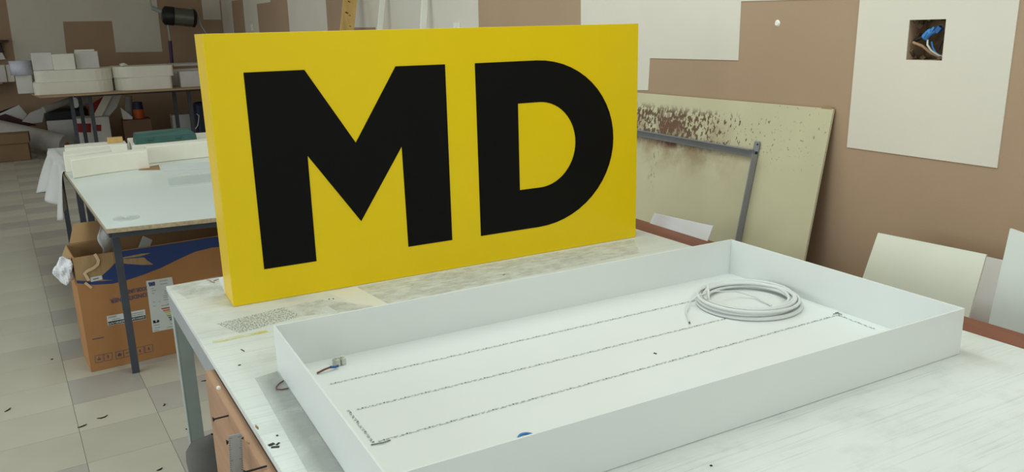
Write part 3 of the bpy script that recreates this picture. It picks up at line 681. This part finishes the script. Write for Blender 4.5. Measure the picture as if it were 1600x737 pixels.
# upside-down lettering: turned by half a circle in the plane of the front
def kx(x, z, flip=True, lift=.0012):
    R = Matrix((ku, Vector((0, 0, 1)), kn)).transposed().to_4x4()
    return Matrix.Translation(kp(x, -lift, z)) @ R @ Matrix.Rotation(math.pi if flip else 0, 4, 'Z')
def tspan(body, size):
    cu = bpy.data.curves.new('m', 'FONT'); cu.body = body; cu.size = size; t_ = bpy.data.objects.new('m', cu); C.objects.link(t_)
    bpy.context.view_layer.update(); w_ = t_.dimensions.x; bpy.data.objects.remove(t_, do_unlink=True); bpy.data.curves.remove(cu); return w_
def ktext(body, size, px, py, m, par, nm='lettering', lift=.0012, width=None):
    """px,py: lower left pixel of the turned text as seen; its last letter stands there"""
    x, z = kf(px, py)
    w_ = tspan(body, size); sxl = (width / w_) if width else 1
    cap = size * .70
    M = kx(x + w_ * sxl, z + cap, True, lift) @ Matrix.Diagonal((sxl, 1, 1, 1))
    return text_mesh(body, size, M, nm, m, par)
x0, _ = kf(172.5, 474); x1, _ = kf(229, 463.5)
ktext('AIR CONDITIONER', .031, 172.5, 474, LILAC, front, width=(x1 - x0) * 1.42)
ktext('OUTDOOR UNIT', .031, 197, 459.5, LILAC, front, width=(x1 - x0) * .86)
# barcode label
lab = kdec([(166.5, 494), (226.2, 483), (228, 498.3), (168.5, 509)], PAPER, 'shipping_label', .0008)
kdec([(168.6, 502.8), (226.8, 492.2), (227.4, 497.6), (169.3, 508.4)], INK, 'label_band', .0012, lab)
ktext('GWH12AAB-K6DNA1A/O', .0145, 169.8, 507.6, PAPER, lab, lift=.0018, width=kf(226.5, 495)[0] - kf(170, 505)[0])
for k in range(14):
    px = 169 + k * .95; kdec([(px, 497.5 - k * .17), (px + (.35 if k % 3 else .6), 497.4 - k * .17), (px + (.35 if k % 3 else .6), 494.6 - k * .17), (px, 494.7 - k * .17)], GINK, 'barcode_bar', .0011, lab)
for k in range(3): kdec([(202, 490.6 + k * 3), (224, 486.6 + k * 3), (224.1, 487.5 + k * 3), (202.1, 491.5 + k * 3)], GINK, 'print_line', .0011, lab)
kdec([(175, 499), (188, 496.6), (188, 497.4), (175, 499.8)], GINK, 'print_line', .0011, lab)
# white tag with cream strap
tgm = kdec(cr7((300, 395), (432, 370), (440, 415), (310, 445)), PAPER, 'paper_tag', .0012)
kdec(cr7((330, 408), (398, 392), (400, 408), (334, 424)), GINK, 'tag_print', .0016, tgm)
# energy label
el = kdec([(228, 439), (268.3, 432.5), (284, 510), (238.5, 519)], PAPER, 'energy_label', .0022, label='white energy label printed upside down')
def er(x, y): return (222 + x / 7.75, 430 + y / 7.758)
def ebar(x0, y0, x1, y1, h_, m, nm='energy_bar'): return kdec([er(x0, y0), er(x1, y1), er(x1 + 3, y1 + h_), er(x0 + 3 + h_ * .3, y0 + h_)], m, nm, .0026, el)
ebar(70, 88, 152, 76, 46, BLUEP, 'flag_field')
sts = MB()
for k in range(12):
    a = 2 * math.pi * k / 12; x, z = kf(*er(113 + 22 * math.cos(a), 105 + 15 * math.sin(a))); sts.obox(kp(x, -.0030, z), (.0016, .0008, .0016), math.atan2(ku.y, ku.x))
st_ = sts.build('flag_stars', mat('yellow_ink', (214, 190, 60), .6), el); st_['kind'] = 'stuff'
for i, (x, y, xe, col) in enumerate(((230, 399, 343, (176, 58, 40)), (248, 422, 347, (196, 100, 50)), (264, 441, 350, (206, 178, 70)), (280, 462, 353, (212, 206, 84)), (296, 484, 356, (140, 160, 80)), (314, 505, 360, (64, 84, 66)), (328, 526, 364, (48, 62, 58)))):
    ebar(x, y, xe, y - (xe - x) * .16, 13, mat('energy_ink_%d' % i, col, .6, .03))
kdec([er(128, 548), er(192, 536), er(210, 552), er(196, 570), er(134, 582)], INK, 'rating_arrow', .0026, el, label='black arrow with an upside-down letter')
ktext('A', .022, *er(152, 570), PAPER, el, lift=.0032)
for x, y, l in ((98, 162, 42), (112, 186, 54), (205, 70, 100), (215, 105, 90), (110, 218, 36), (262, 190, 60), (262, 215, 70), (255, 242, 80), (255, 266, 80), (255, 296, 80), (126, 322, 26), (200, 318, 16), (126, 372, 34), (230, 366, 90), (300, 345, 40), (140, 604, 70), (148, 636, 66), (140, 668, 60), (292, 628, 86), (335, 585, 34), (325, 548, 44)):
    ebar(x, y, x + l, y - l * .16, 5, GINK, 'print_line')
# handling symbols along the lower edge
sy_ = lambda x, y: (140 + x / 12.28, 520 + y / 12.28)
for i, (x, y) in enumerate(((95, 440), (270, 405), (490, 365), (640, 330), (880, 285), (1050, 245))):
    w_, h_ = 150, 135; sl = -.21
    ic = MB()
    for (xa, ya, xb, yb) in ((x, y, x + w_, y + sl * w_), (x + 12, y + h_, x + w_ + 12, y + h_ + sl * w_)):
        A, B_ = kf(*sy_(xa, ya)), kf(*sy_(xb, yb)); ic.slab([kp(A[0], -.0001, A[1]), kp(B_[0], -.0001, B_[1]), kp(B_[0], -.0001, B_[1] - .002), kp(A[0], -.0001, A[1] - .002)], kn * .0005)
    for (xa, ya) in ((x, y), (x + w_, y + sl * w_)):
        A, B_ = kf(*sy_(xa, ya)), kf(*sy_(xa + 12, ya + h_)); ic.slab([kp(A[0], -.0001, A[1]), kp(A[0] + .002, -.0001, A[1]), kp(B_[0] + .002, -.0001, B_[1]), kp(B_[0], -.0001, B_[1])], kn * .0005)
    c0 = kf(*sy_(x + w_ * .55, y + h_ * .38)); r_ = .0095
    shp = [[(-1, 0), (-.7, -.8), (0, -1), (.7, -.8), (1, 0), (.15, 0), (.15, 1.1), (-.15, 1.1), (-.15, 0)], [(-.7, .4), (0, 1), (.7, .4), (.25, .4), (.25, -.9), (-.25, -.9), (-.25, .4)], [(-.8, -.8), (.8, -.8), (.9, .3), (0, 1), (-.9, .3)],
           [(-.8, .2), (.8, .2), (.8, -.3), (-.8, -.3)], [(-.4, -.9), (.4, -.9), (.4, .1), (0, .9), (-.4, .1)], [(-.7, -.4), (0, -1), (.7, -.4), (.3, -.3), (.3, .8), (-.3, .8), (-.3, -.3)]][i]
    ic.slab([kp(c0[0] + a * r_, -.0001, c0[1] + b_ * r_) for a, b_ in shp], kn * .0005)
    ic.build('handling_symbol', LILAC, front)
kdec([(144, 529.5), (162, 526), (162.2, 527.4), (144.2, 531)], LILAC, 'print_line', .0006)
# cream strap, crumpled film, sheet of film, card inside
sp_ = [at_pl(100 + x / 7.372, 380 + y / 7.372, ka + kn * .006, kn) for x, y in ((350, 125), (375, 160), (395, 200), (385, 245), (340, 285), (265, 320), (235, 350), (262, 390), (285, 430))]
def ribbon(P, wd, m, nm, label, cat):
    b_ = MB(); t_ = kn * .0015; n_ = len(P)
    for k in range(n_ - 1):
        d = (P[min(k + 1, n_ - 1)] - P[max(k - 1, 0)]).normalized(); d2 = (P[min(k + 2, n_ - 1)] - P[k]).normalized()
        s1, s2 = d.cross(kn).normalized() * wd, d2.cross(kn).normalized() * wd
        b_.hexa([P[k] - s1, P[k + 1] - s2, P[k + 1] + s2, P[k] + s1], [P[k] - s1 + t_, P[k + 1] - s2 + t_, P[k + 1] + s2 + t_, P[k] + s1 + t_])
    return tag(b_.build(nm, m), label, cat)
ribbon(sp_, .007, CREAMT, 'strap', 'curled cream packing strap hanging on the front of the carton', 'strap')
sp2 = [at_pl(100 + x / 7.372, 380 + y / 7.372, ka + kn * .004, kn) for x, y in ((240, 455), (280, 485), (318, 515))]
ribbon(sp2, .006, CREAMT, 'strap', 'short cream strap end below the paper tag on the carton', 'strap')
def blob(c, r3, seed, m, name, label, cat, n=14, amp=.35, par=None):
    rnd_ = random.Random(seed); ph = [rnd_.uniform(0, 6.3) for _ in range(6)]
    def fn(u, v):
        a, t_ = 2 * math.pi * u, math.pi * (.02 + .96 * v)
        k = 1 + amp * (.4 * math.sin(3 * a + ph[0] + 2 * t_) + .35 * math.sin(5 * t_ + ph[1] + a) + .3 * math.sin(7 * a + 4 * t_ + ph[2]) * math.sin(t_))
        return (c[0] + r3[0] * k * math.sin(t_) * math.cos(a), c[1] + r3[1] * k * math.sin(t_) * math.sin(a), c[2] + r3[2] * k * math.cos(t_))
    o = MB().grid(fn, n * 2, n, False).build(name, m, par)
    return tag(o, label, cat) if label else o
q = at_pl(101, 423, kp(-.045, .05, 0), kn)
blob((q.x, q.y, q.z), (.042, .05, .060), 3, mat('crumpled_white_film', (222, 222, 226), .4, .05, 20, .6, 50), 'crumpled_film', 'wad of crumpled white film hanging out of the left side of the carton', 'plastic')
fxa, fxb = at_y(157, 375, 4.42).x, at_y(183, 375, 4.42).x
def film(u, v):
    x = fxa + (fxb - fxa) * u
    return (x + .010 * math.sin(v * 9 + u * 4) - .008 * v, 4.40 + .05 * u + .02 * math.sin(v * 6 + 3 * u), .732 - .17 * v - .02 * math.sin(u * 5) * v)
tag(MB().grid(film, 8, 14).build('plastic_film', PFILM, None, solid=.0008), 'clear crinkled film hanging from the middle table into the carton', 'plastic film')
MB_ = MB().obox(kp(.34, .12, .565), (.05, .003, .10), .1, .6, -.5)
tag(MB_.build('paper_strip', PAPER), 'white paper strip sticking up inside the carton', 'paper')
blob(kp(.20, .12, .30), (.09, .07, .17), 9, FOAMG, 'packing_foam', 'grey-white packing lump inside the carton', 'packing', amp=.25)

# ================================================================== BAG AND RULER BY THE NEAR TABLE
def bagf(u, v):
    a, t_ = 2 * math.pi * u, v
    ex = 2.6
    ca, sa = math.cos(a), math.sin(a); cc = math.copysign(abs(ca) ** (2 / ex), ca); ss = math.copysign(abs(sa) ** (2 / ex), sa)
    prof = 1.0 if t_ < .86 else math.sqrt(max(0, 1 - ((t_ - .86) / .14) ** 2)) * .80 + .20
    if t_ < .06: prof = .9 + .1 * t_ / .06
    wob = 1 + .03 * math.sin(4 * a + 9 * t_)
    return (.250 + .098 * cc * prof * wob + .02 * (1 - t_), 2.36 + .06 * ss * prof * wob, .002 + .440 * t_ - .010 * cc * (t_ > .7))
b = MB().grid(bagf, 36, 20); b.tube([(.250, 2.36, .4418), (.250, 2.36, .4422)], .019, 12)
bag = tag(b.build('grey_bag', DKGREY), 'dark grey padded bag standing on the floor below the table corner', 'bag')
rt, rbm = at_y(367, 679, 1.60), at_y(370, 737, 1.60)
rd = (rbm - rt).normalized(); rs = rd.cross(Vector((0, 1, 0))).normalized() * .0130
re = rt + rd * .30
rul = thing('steel_ruler', 'grey steel ruler hanging on the screwed plank at the table side', 'ruler', re)
MB().hexa([rt - rs, re - rs, re + rs, rt + rs], [p + Vector((0, .0015, 0)) for p in (rt - rs, re - rs, re + rs, rt + rs)]).build('ruler_blade', METAL, rul)
tk = MB(); rside = rs.normalized()
for k in range(58):
    p = rt + rd * (.006 + .005 * k); ln = .007 if k % 10 == 0 else (.005 if k % 5 == 0 else .003)
    for sgn in (-1, 1):
        a = p + rside * sgn * .0130; c_ = p + rside * sgn * (.0130 - ln)
        tk.hexa([a, c_, c_ + rd * .0006, a + rd * .0006], [v_ + Vector((0, -.0003, 0)) for v_ in (a, c_, c_ + rd * .0006, a + rd * .0006)])
o = tk.build('ruler_marks', INK, rul); o['kind'] = 'stuff'

# ================================================================== FLOOR SCRAPS
SCR = [(13, 640, 'tiny black scrap on the pale aisle tiles at the left edge'), (129, 665.5, 'thin black scrap on the tile joint, nearest the aisle'), (161, 652, 'curved black sliver on the pale tile beside the thin scrap'),
       (257, 632, 'small black scrap on the grey tile left of the table leg'), (325, 593, 'bent black strip on the floor right of the near table leg'), (81, 561, 'faint dark speck on the floor left of the carton'), (250, 733, 'black scrap at the bottom edge of the photo'), (292, 670, 'dark speck on the floor beside the near table leg')]
for k, (px, py, lb) in enumerate(SCR):
    q = at_z(px, py, .0025); L_ = (.04, .04, .045, .025, .06, .012, .025, .010)[k]; a = (.9, .35, .2, 1.2, .3, 0, .4, 0)[k] + TA
    d = Vector((math.cos(a), math.sin(a), 0)); s_ = Vector((-d.y, d.x, 0)) * (.012 if k in (2, 4) else .004)
    pts = [q - d * L_ / 2 + s_, q - d * L_ / 6, q + d * L_ / 6, q + d * L_ / 2 + s_]
    tag(MB().tube(pts, [.0012, .0032, .0032, .0012], 5).build('floor_scrap', BLACKP), lb, 'scrap', 'black scraps on the tiles')

# ================================================================== FAR TABLE AND CLUTTER
ZFT = .90
YF = 12.55
ft = thing('far_table', 'long plywood table stacked with white foam at the far end of the room', 'table', (1.0, 13.4, 0))
e0, e1 = at_z(62, 151, ZFT), at_z(318, 136.5, ZFT)
tp = [e0, Vector((2.44, e1.y + .02, ZFT)), Vector((2.44, 14.35, ZFT)), Vector((-.62, 14.40, ZFT)), at_z(32, 136.5, ZFT), at_z(48, 146, ZFT)]
tp = [Vector((p.x, p.y, ZFT - .02)) for p in tp]
MB().slab(tp, (0, 0, .02)).build('table_top', mat('plywood', (180, 150, 118), .7, .08, 6, stretch=(1, 8, 1)), ft)
for px, yl in ((112.5, 12.75), (126, 13.1), (142, 12.75), (274, 13.2), (297, 12.75)):
    q = at_y(px, 165, yl); MB().box(q.x - .025, q.x + .025, yl - .025, yl + .025, 0, ZFT - .0205).build('leg', DARKST, ft)
MB().box(.05, 2.40, 12.76, 12.79, ZFT - .06, ZFT - .0205).build('frame_rail', DARKST, ft)
def yb(name, x0, x1, yt, Y, zb, dep, m, label, cat, bevel=.01, par=None, group=None, slope=0, skew=0):
    """box whose front face lies in the plane Y between pixel columns x0..x1, top at pixel row yt, standing on zb"""
    a, c_ = at_y(x0, yt, Y), at_y(x1, yt, Y); zt_ = (a.z + c_.z) / 2
    o = MB().hexa([(a.x, Y, zb), (c_.x, Y + skew, zb), (c_.x, Y + dep + skew, zb), (a.x, Y + dep, zb)], [(a.x, Y, zt_), (c_.x, Y + skew, zt_ + slope), (c_.x, Y + dep + skew, zt_ + slope), (a.x, Y + dep, zt_)]).build(name, m, par, bevel)
    if label: tag(o, label, cat, group)
    return o, zt_
FG = 'foam pieces on the far table'
def rslab(x0, x1, yt, Y, zb, dep, label, rl, rr, m=FOAM):
    """foam slab with rounded front corners"""
    a, c_ = at_y(x0, yt, Y), at_y(x1, yt, Y); zt_ = (a.z + c_.z) / 2
    pl = []
    for k in range(7): t_ = math.pi / 2 * k / 6; pl.append((a.x + rl - rl * math.cos(t_), Y + rl - rl * math.sin(t_)))
    for k in range(7): t_ = math.pi / 2 * k / 6; pl.append((c_.x - rr + rr * math.sin(t_), Y + rr - rr * math.cos(t_)))
    pl += [(c_.x, Y + dep), (a.x, Y + dep)]
    tag(MB().slab([(x, y, zb) for x, y in pl], (0, 0, zt_ - zb)).build('foam_slab', m, None, .006), label, 'foam', FG); return zt_
z1 = rslab(50, 177, 127.5, 12.62, ZFT + .001, .9, 'lower thick white foam slab at the left end of the far table', .10, .25)
z2 = rslab(51, 176, 109, 12.64, z1 + .001, .85, 'upper white foam slab of the pair at the left end of the far table', .12, .3)
z3 = rslab(178, 268, 120.5, 12.66, ZFT + .001, .8, 'lower white foam slab in the middle of the far table', .3, .04)
z4 = rslab(175, 270, 103.5, 12.66, z3 + .001, .8, 'upper white foam slab in the middle of the far table', .25, .04)
yb('foam_block', 80, 115, 84.5, 12.70, z2 + .001, .35, FOAM, 'white foam block standing frontmost on the left foam slabs', 'foam', group=FG)
yb('foam_block', 47, 80, 82.5, 12.78, z2 + .001, .30, FOAMG, 'greyish foam block at the left of the stacked blocks on the far table', 'foam', group=FG)
_, z5 = yb('foam_block', 115.5, 152, 80.5, 12.86, z2 + .001, .35, FOAMG, 'foam block at the right of the stacked blocks on the far table', 'foam', group=FG)
yb('foam_sheet', 116, 147, 77.8, 12.9, z5 + .001, .28, FOAM, 'thin foam sheet lying on top of the stacked blocks', 'foam', group=FG, bevel=.002)
yb('foam_block', 23, 49, 117.5, 13.2, ZFT + .001, .30, FOAMG, 'pale block under the glossy strip at the far table end', 'foam', group=FG)
a = at_y(12, 96, 13.15); c_ = at_y(48, 95.5, 13.15); d_ = at_y(48, 117, 13.15)
def gl(u, v): return (a.x + (c_.x - a.x) * u, 13.15 + .12 * math.sin(math.pi * u) * -1 + .1, a.z + (d_.z - a.z) * v)
tag(MB().grid(gl, 12, 2).build('glossy_strip', mat('glossy_lilac_white', (206, 206, 222), .15, .02, 5, spec=.8), None, solid=.004), 'curved glossy white strip at the left end of the far table', 'strip')
sh = thing('wall_ledge', 'small plywood ledge on the far wall at the left edge', 'ledge', (-1.3, 14.8, .98))
q = at_y(0, 129, 14.7)
MB().box(-2.3, -.86, 14.62, WY, q.z - .02, q.z).build('ledge_board', WOODB, sh); MB().box(-1.2, -1.17, 14.7, WY, q.z - .22, q.z - .0205).build('bracket', WOODB, sh); MB().box(-2.0, -1.97, 14.7, WY, q.z - .22, q.z - .0205).build('bracket', WOODB, sh)
yb('foam_block', -8, 7, 102, 14.64, q.z + .001, .3, FOAMG, 'pale block at the very left edge above the wall ledge', 'foam', group=FG)
yb('foam_block', 7.6, 19, 101.5, 14.68, q.z + .001, .3, FOAM, 'second pale block from the left edge on the wall ledge', 'foam', group=FG)
yb('white_block', 280, 330, 111, 12.75, ZFT + .001, .3, FOAMG, 'white box on the far table right beside the yellow sign', 'box', bevel=.004)
for k, (yt, y0_) in enumerate(((106.5, 13.5), (103, 13.5), (99.5, 13.5))):
    zz = at_y(290, yt, 13.5).z; p0_ = at_y(258, yt, 13.5).x
    tag(MB().box(p0_ + .05 * k, 2.42, 13.25 + .05 * k, 14.1, (ZFT + .001) if k == 0 else at_y(290, yt + 3.5, 13.5).z + .001, zz).build('board_stack', (FOAMG, CARDI, FOAMG)[k], None, .004), ('grey boards lowest in the stack at the right of the far table', 'brownish board in the middle of the stack at the right of the far table', 'pale board on top of the stack at the right of the far table')[k], 'board')
q = at_y(192, 97, 12.9); blob((q.x, 12.95, z4 + .022), (.05, .04, .022), 5, FOAM, 'crumpled_paper', 'small crumpled white paper on the middle foam slabs', 'paper', 8)
# lamp on a pole
pl0 = at_y(265, 97, 14.22); pl1 = at_y(261, 30, 14.22)
lamp = thing('work_lamp', 'black tubular work lamp on a purple-wrapped pole above the far table', 'lamp', (pl0.x, 14.22, ZFT))
MB().tube([(pl0.x + .02, 14.22, ZFT + .001), (pl1.x, 14.22, at_y(260, 64, 14.22).z)], .028, 10).build('pole_sleeve', PURPLE, lamp, label='purple sleeve')
MB().tube([(pl1.x + .004, 14.22, at_y(260, 64.2, 14.22).z), (pl1.x, 14.22, at_y(259, 36, 14.22).z)], .016, 8).build('pole', STEEL, lamp)
la, lb_ = at_y(254, 24, 14.2), at_y(306, 29, 14.2); dl = (lb_ - la)
MB().tube([la - dl * .02, la + dl * .06, la + dl * .33], [.10, .145, .145], 14).build('lamp_cap', BLACKP, lamp, label='black end cap')
MB().tube([la + dl * .331, la + dl * .90], .138, 14).build('reflector', FILTER, lamp, label='grey metal reflector')
MB().tube([la + dl * .901, la + dl * .97, la + dl * 1.02], [.145, .14, .09], 14).build('lamp_cap', BLACKP, lamp)
MB().tube([la - dl * .30 + Vector((0, 0, .10)), la - dl * .03 + Vector((0, 0, .05))], .035, 8).build('hinge', STEEL, lamp)
MB().tube([la - dl * .30 + Vector((0, 0, .10)), la - dl * .36 + Vector((0, 0, .5))], .010, 6).build('hanger', STEEL, lamp)
MB().tube([lb_ + Vector((-.1, 0, .16)), lb_ + Vector((.03, 0, .1)), lb_ + Vector((.06, 0, -.1)), lb_ + Vector((.16, 0, -.3)), lb_ + Vector((.18, 0, -.6))], .012, 6).build('power_cord', STEEL, lamp)
# things under the far table
def boxthing(name, x0, x1, yt, ybm, Y, dep, m, label, cat, slope=0, zb=None, bevel=.006, skew=0):
    return yb(name, x0, x1, yt, Y, zb if zb is not None else .002, dep, m, label, cat, bevel, slope=slope, skew=skew)
bx = thing('carton_far', 'brown carton on the floor at the far left edge', 'carton', (at_y(20, 240, 13.2).x, 13.3, 0))
bx.name = 'carton'
yb('carton_body', -30, 44, 226, 13.05, .002, .34, CARDF, None, None, .006, bx)
zt_ = at_y(7, 226, 13.05).z
yb('carton_lid', -30, 44, 211, 13.03, zt_ + .001, .38, CARDF, None, None, .006, bx)
r0, r1 = at_y(-40, 196, 14.3), at_y(104, 227, 13.3)
rl = thing('fabric_roll', 'long thick off-white roll lying on the floor below the far table', 'roll', (r1.x, 13.3, 0))
MB().tube([r0, r0.lerp(r1, .5), r1], .155, 18).build('roll_body', ROLLM, rl)
d = (r1 - r0).normalized(); MB().tube([r1 + d * .001, r1 + d * .006], .05, 12).build('roll_core', CARD, rl)
# trestle block that keeps the roll off the floor
tag(MB().box(r0.x - .12, r0.x - .03, 14.2, 14.5, .002, r0.z - .165).build('roll_support', WOODB), 'low wooden block behind the off-white roll', 'block')
def card(name, pts, Y, m, label, cat, thick=.02, tilt=0):
    P = [at_y(px, py, Y) for px, py in pts]
    zm = max(p.z for p in P)
    P = [Vector((p.x, Y + tilt * (p.z - P[0].z), p.z)) for p in P]
    return tag(MB().slab(P, (0, thick, 0)).build(name, m), label, cat)
card('white_board', [(-10, 182), (29, 164), (42, 179), (34, 190), (-10, 178)], 14.6, FOAMG, 'white board scrap leaning behind the roll at the left edge', 'board')
card('white_board', [(34, 190), (47, 176), (70, 167.5), (66, 191), (50, 193)], 14.4, FOAMG, 'bent white sheet standing behind the off-white roll', 'sheet')
card('dark_sheet', [(-10, 184), (8, 178), (58, 196), (-10, 200)], 14.5, MAROON, 'dark maroon sheet lying between the roll and the white scraps', 'sheet')
boxthing('black_sack', 67, 137, 168, 0, 14.2, .5, BLACKP, 'black sack in the clutter under the far table', 'sack', bevel=.06)
c0, c1 = at_y(68, 172, 13.9), at_y(112, 156, 14.1)
tag(MB().tube([c0, c1], .05, 12).build('paper_tube', ROLLM), 'pale cardboard tube lying on the black sack', 'tube')
c0, c1 = at_y(116, 160, 13.85), at_y(134, 156, 14.0)
tag(MB().tube([c0, c1], .085, 14).build('paper_roll', FOAMG), 'white paper roll end under the far table between its left legs', 'roll')
boxthing('flat_sheet', 72, 120, 188, 0, 14.02, .06, FOAMG, 'flat whitish panel standing behind the off-white roll', 'panel')
wbx = thing('parcel', 'white parcel with red stripes under the far table', 'parcel', (at_y(140, 210, 13.3).x, 13.5, 0))
yb('parcel_body', 113, 170, 184, 13.3, .002, .4, FOAMG, None, None, .006, wbx)
for x0, x1, y0_, y1_ in ((117, 142, 193, 207), (147, 158, 195, 205)):
    P = [at_y(px, py, 13.299) for px, py in ((x0, y0_), (x1, y0_), (x1, y1_), (x0, y1_))]; MB().slab(P, (0, -.002, 0)).build('red_stripe', RED, wbx)
card('red_sheet', [(134, 168), (163, 150), (166, 158), (146, 178)], 13.62, RED, 'red sheet standing behind the parcel under the far table', 'sheet')
card('white_board', [(145, 182.5), (163, 148), (176, 148), (158, 182.5)], 13.48, FOAM, 'slanted white board on the parcel under the far table', 'board')
card('white_board', [(154, 184), (172, 150), (190, 147), (182, 168), (168, 184)], 13.56, FOAMG, 'grey-white slanted board behind the white one under the far table', 'board')
cb_ = boxthing('carton', 191, 236, 187, 0, 13.4, .4, mat('dim_brown_card', (124, 96, 76), .8, .05, 6), 'brown carton in the middle under the far table', 'carton')
zc2 = cb_[1]
card('white_board', [(188, 168), (207, 183), (207, 186.5), (192, 186.5)], 13.45, FOAMG, 'white triangular scrap on the brown carton', 'board')
q0_, q1_ = at_y(202, 185, 13.72), at_y(200, 150, 13.72)
tag(MB().tube([q0_, q1_], .055, 12).build('paper_tube', ROLLM), 'upright pale tube on the brown carton under the far table', 'tube')
ob = thing('orange_canister', 'orange canister with a dark blue cap on the brown carton', 'canister', (at_y(216, 187, 13.5).x, 13.55, zc2))
q0_, q1_ = at_y(208, 172, 13.5), at_y(225, 172, 13.5); xm, rr_ = (q0_.x + q1_.x) / 2, (q1_.x - q0_.x) / 2
MB().tube([(xm, 13.6, zc2 + .001), (xm, 13.6, q0_.z)], rr_, 14).build('canister_body', ORANGE, ob)
MB().tube([(xm, 13.6, q0_.z + .001), (xm, 13.6, at_y(216, 160, 13.5).z)], [rr_, rr_ * .9], 14).build('canister_cap', NAVY, ob)
boxthing('white_box', 268, 299, 179, 0, 13.7, .3, FOAMG, 'pale box between the right legs under the far table', 'box')
nb_ = thing('navy_bag', 'dark blue bag with white print beside the yellow sign under the far table', 'bag', (at_y(312, 210, 13.2).x, 13.3, 0))
yb('bag_body', 304, 340, 160, 13.2, .002, .3, NAVY, None, None, .05, nb_)
pth = [at_y(px, py, 13.195) for px, py in ((307, 178), (311, 181), (309, 196), (304.5, 202))]
MB().tube(pth, .008, 5).build('bag_print', FOAM, nb_)
# far left: small shelf with dark things on it
q = at_y(0, 64, 14.8)
s2 = thing('maroon_shelf', 'small dark maroon wall shelf cut by the left edge of the photo', 'shelf', (q.x, 14.9, q.z))
MB().box(q.x - .9, at_y(11, 64, 14.8).x, 14.8, WY, q.z - .02, q.z + .012).build('shelf_board', MAROON, s2)
MB().box(q.x - .5, q.x - .46, 14.85, WY, q.z - .3, q.z - .0205).build('shelf_bracket', MAROON, s2)
q2 = at_y(5.5, 82, 14.95); q3 = at_y(8.5, 93, 14.95)
tag(MB().hexa([(q2.x - .3, 14.95, q2.z - .0), (q2.x, 14.95, q2.z), (q2.x, 15.05, q2.z), (q2.x - .3, 15.05, q2.z)], [(q2.x - .3, 14.95, q.z - .03), (q2.x - .03, 14.95, q.z - .03), (q2.x - .03, 15.05, q.z - .03), (q2.x - .3, 15.05, q.z - .03)]).build('black_sheet', BLACKP), 'black panel hanging below the maroon shelf', 'panel')
tag(MB().hexa([(q3.x - .3, 14.95, q3.z), (q3.x, 14.95, q3.z), (q3.x, 15.05, q3.z), (q3.x - .3, 15.05, q3.z)], [(q3.x - .3, 14.95, q2.z - .004), (q3.x - .03, 14.95, q2.z - .004), (q3.x - .03, 15.05, q2.z - .004), (q3.x - .3, 15.05, q2.z - .004)]).build('pale_sheet', FOAMG), 'pale panel below the black panel at the far left edge', 'panel')
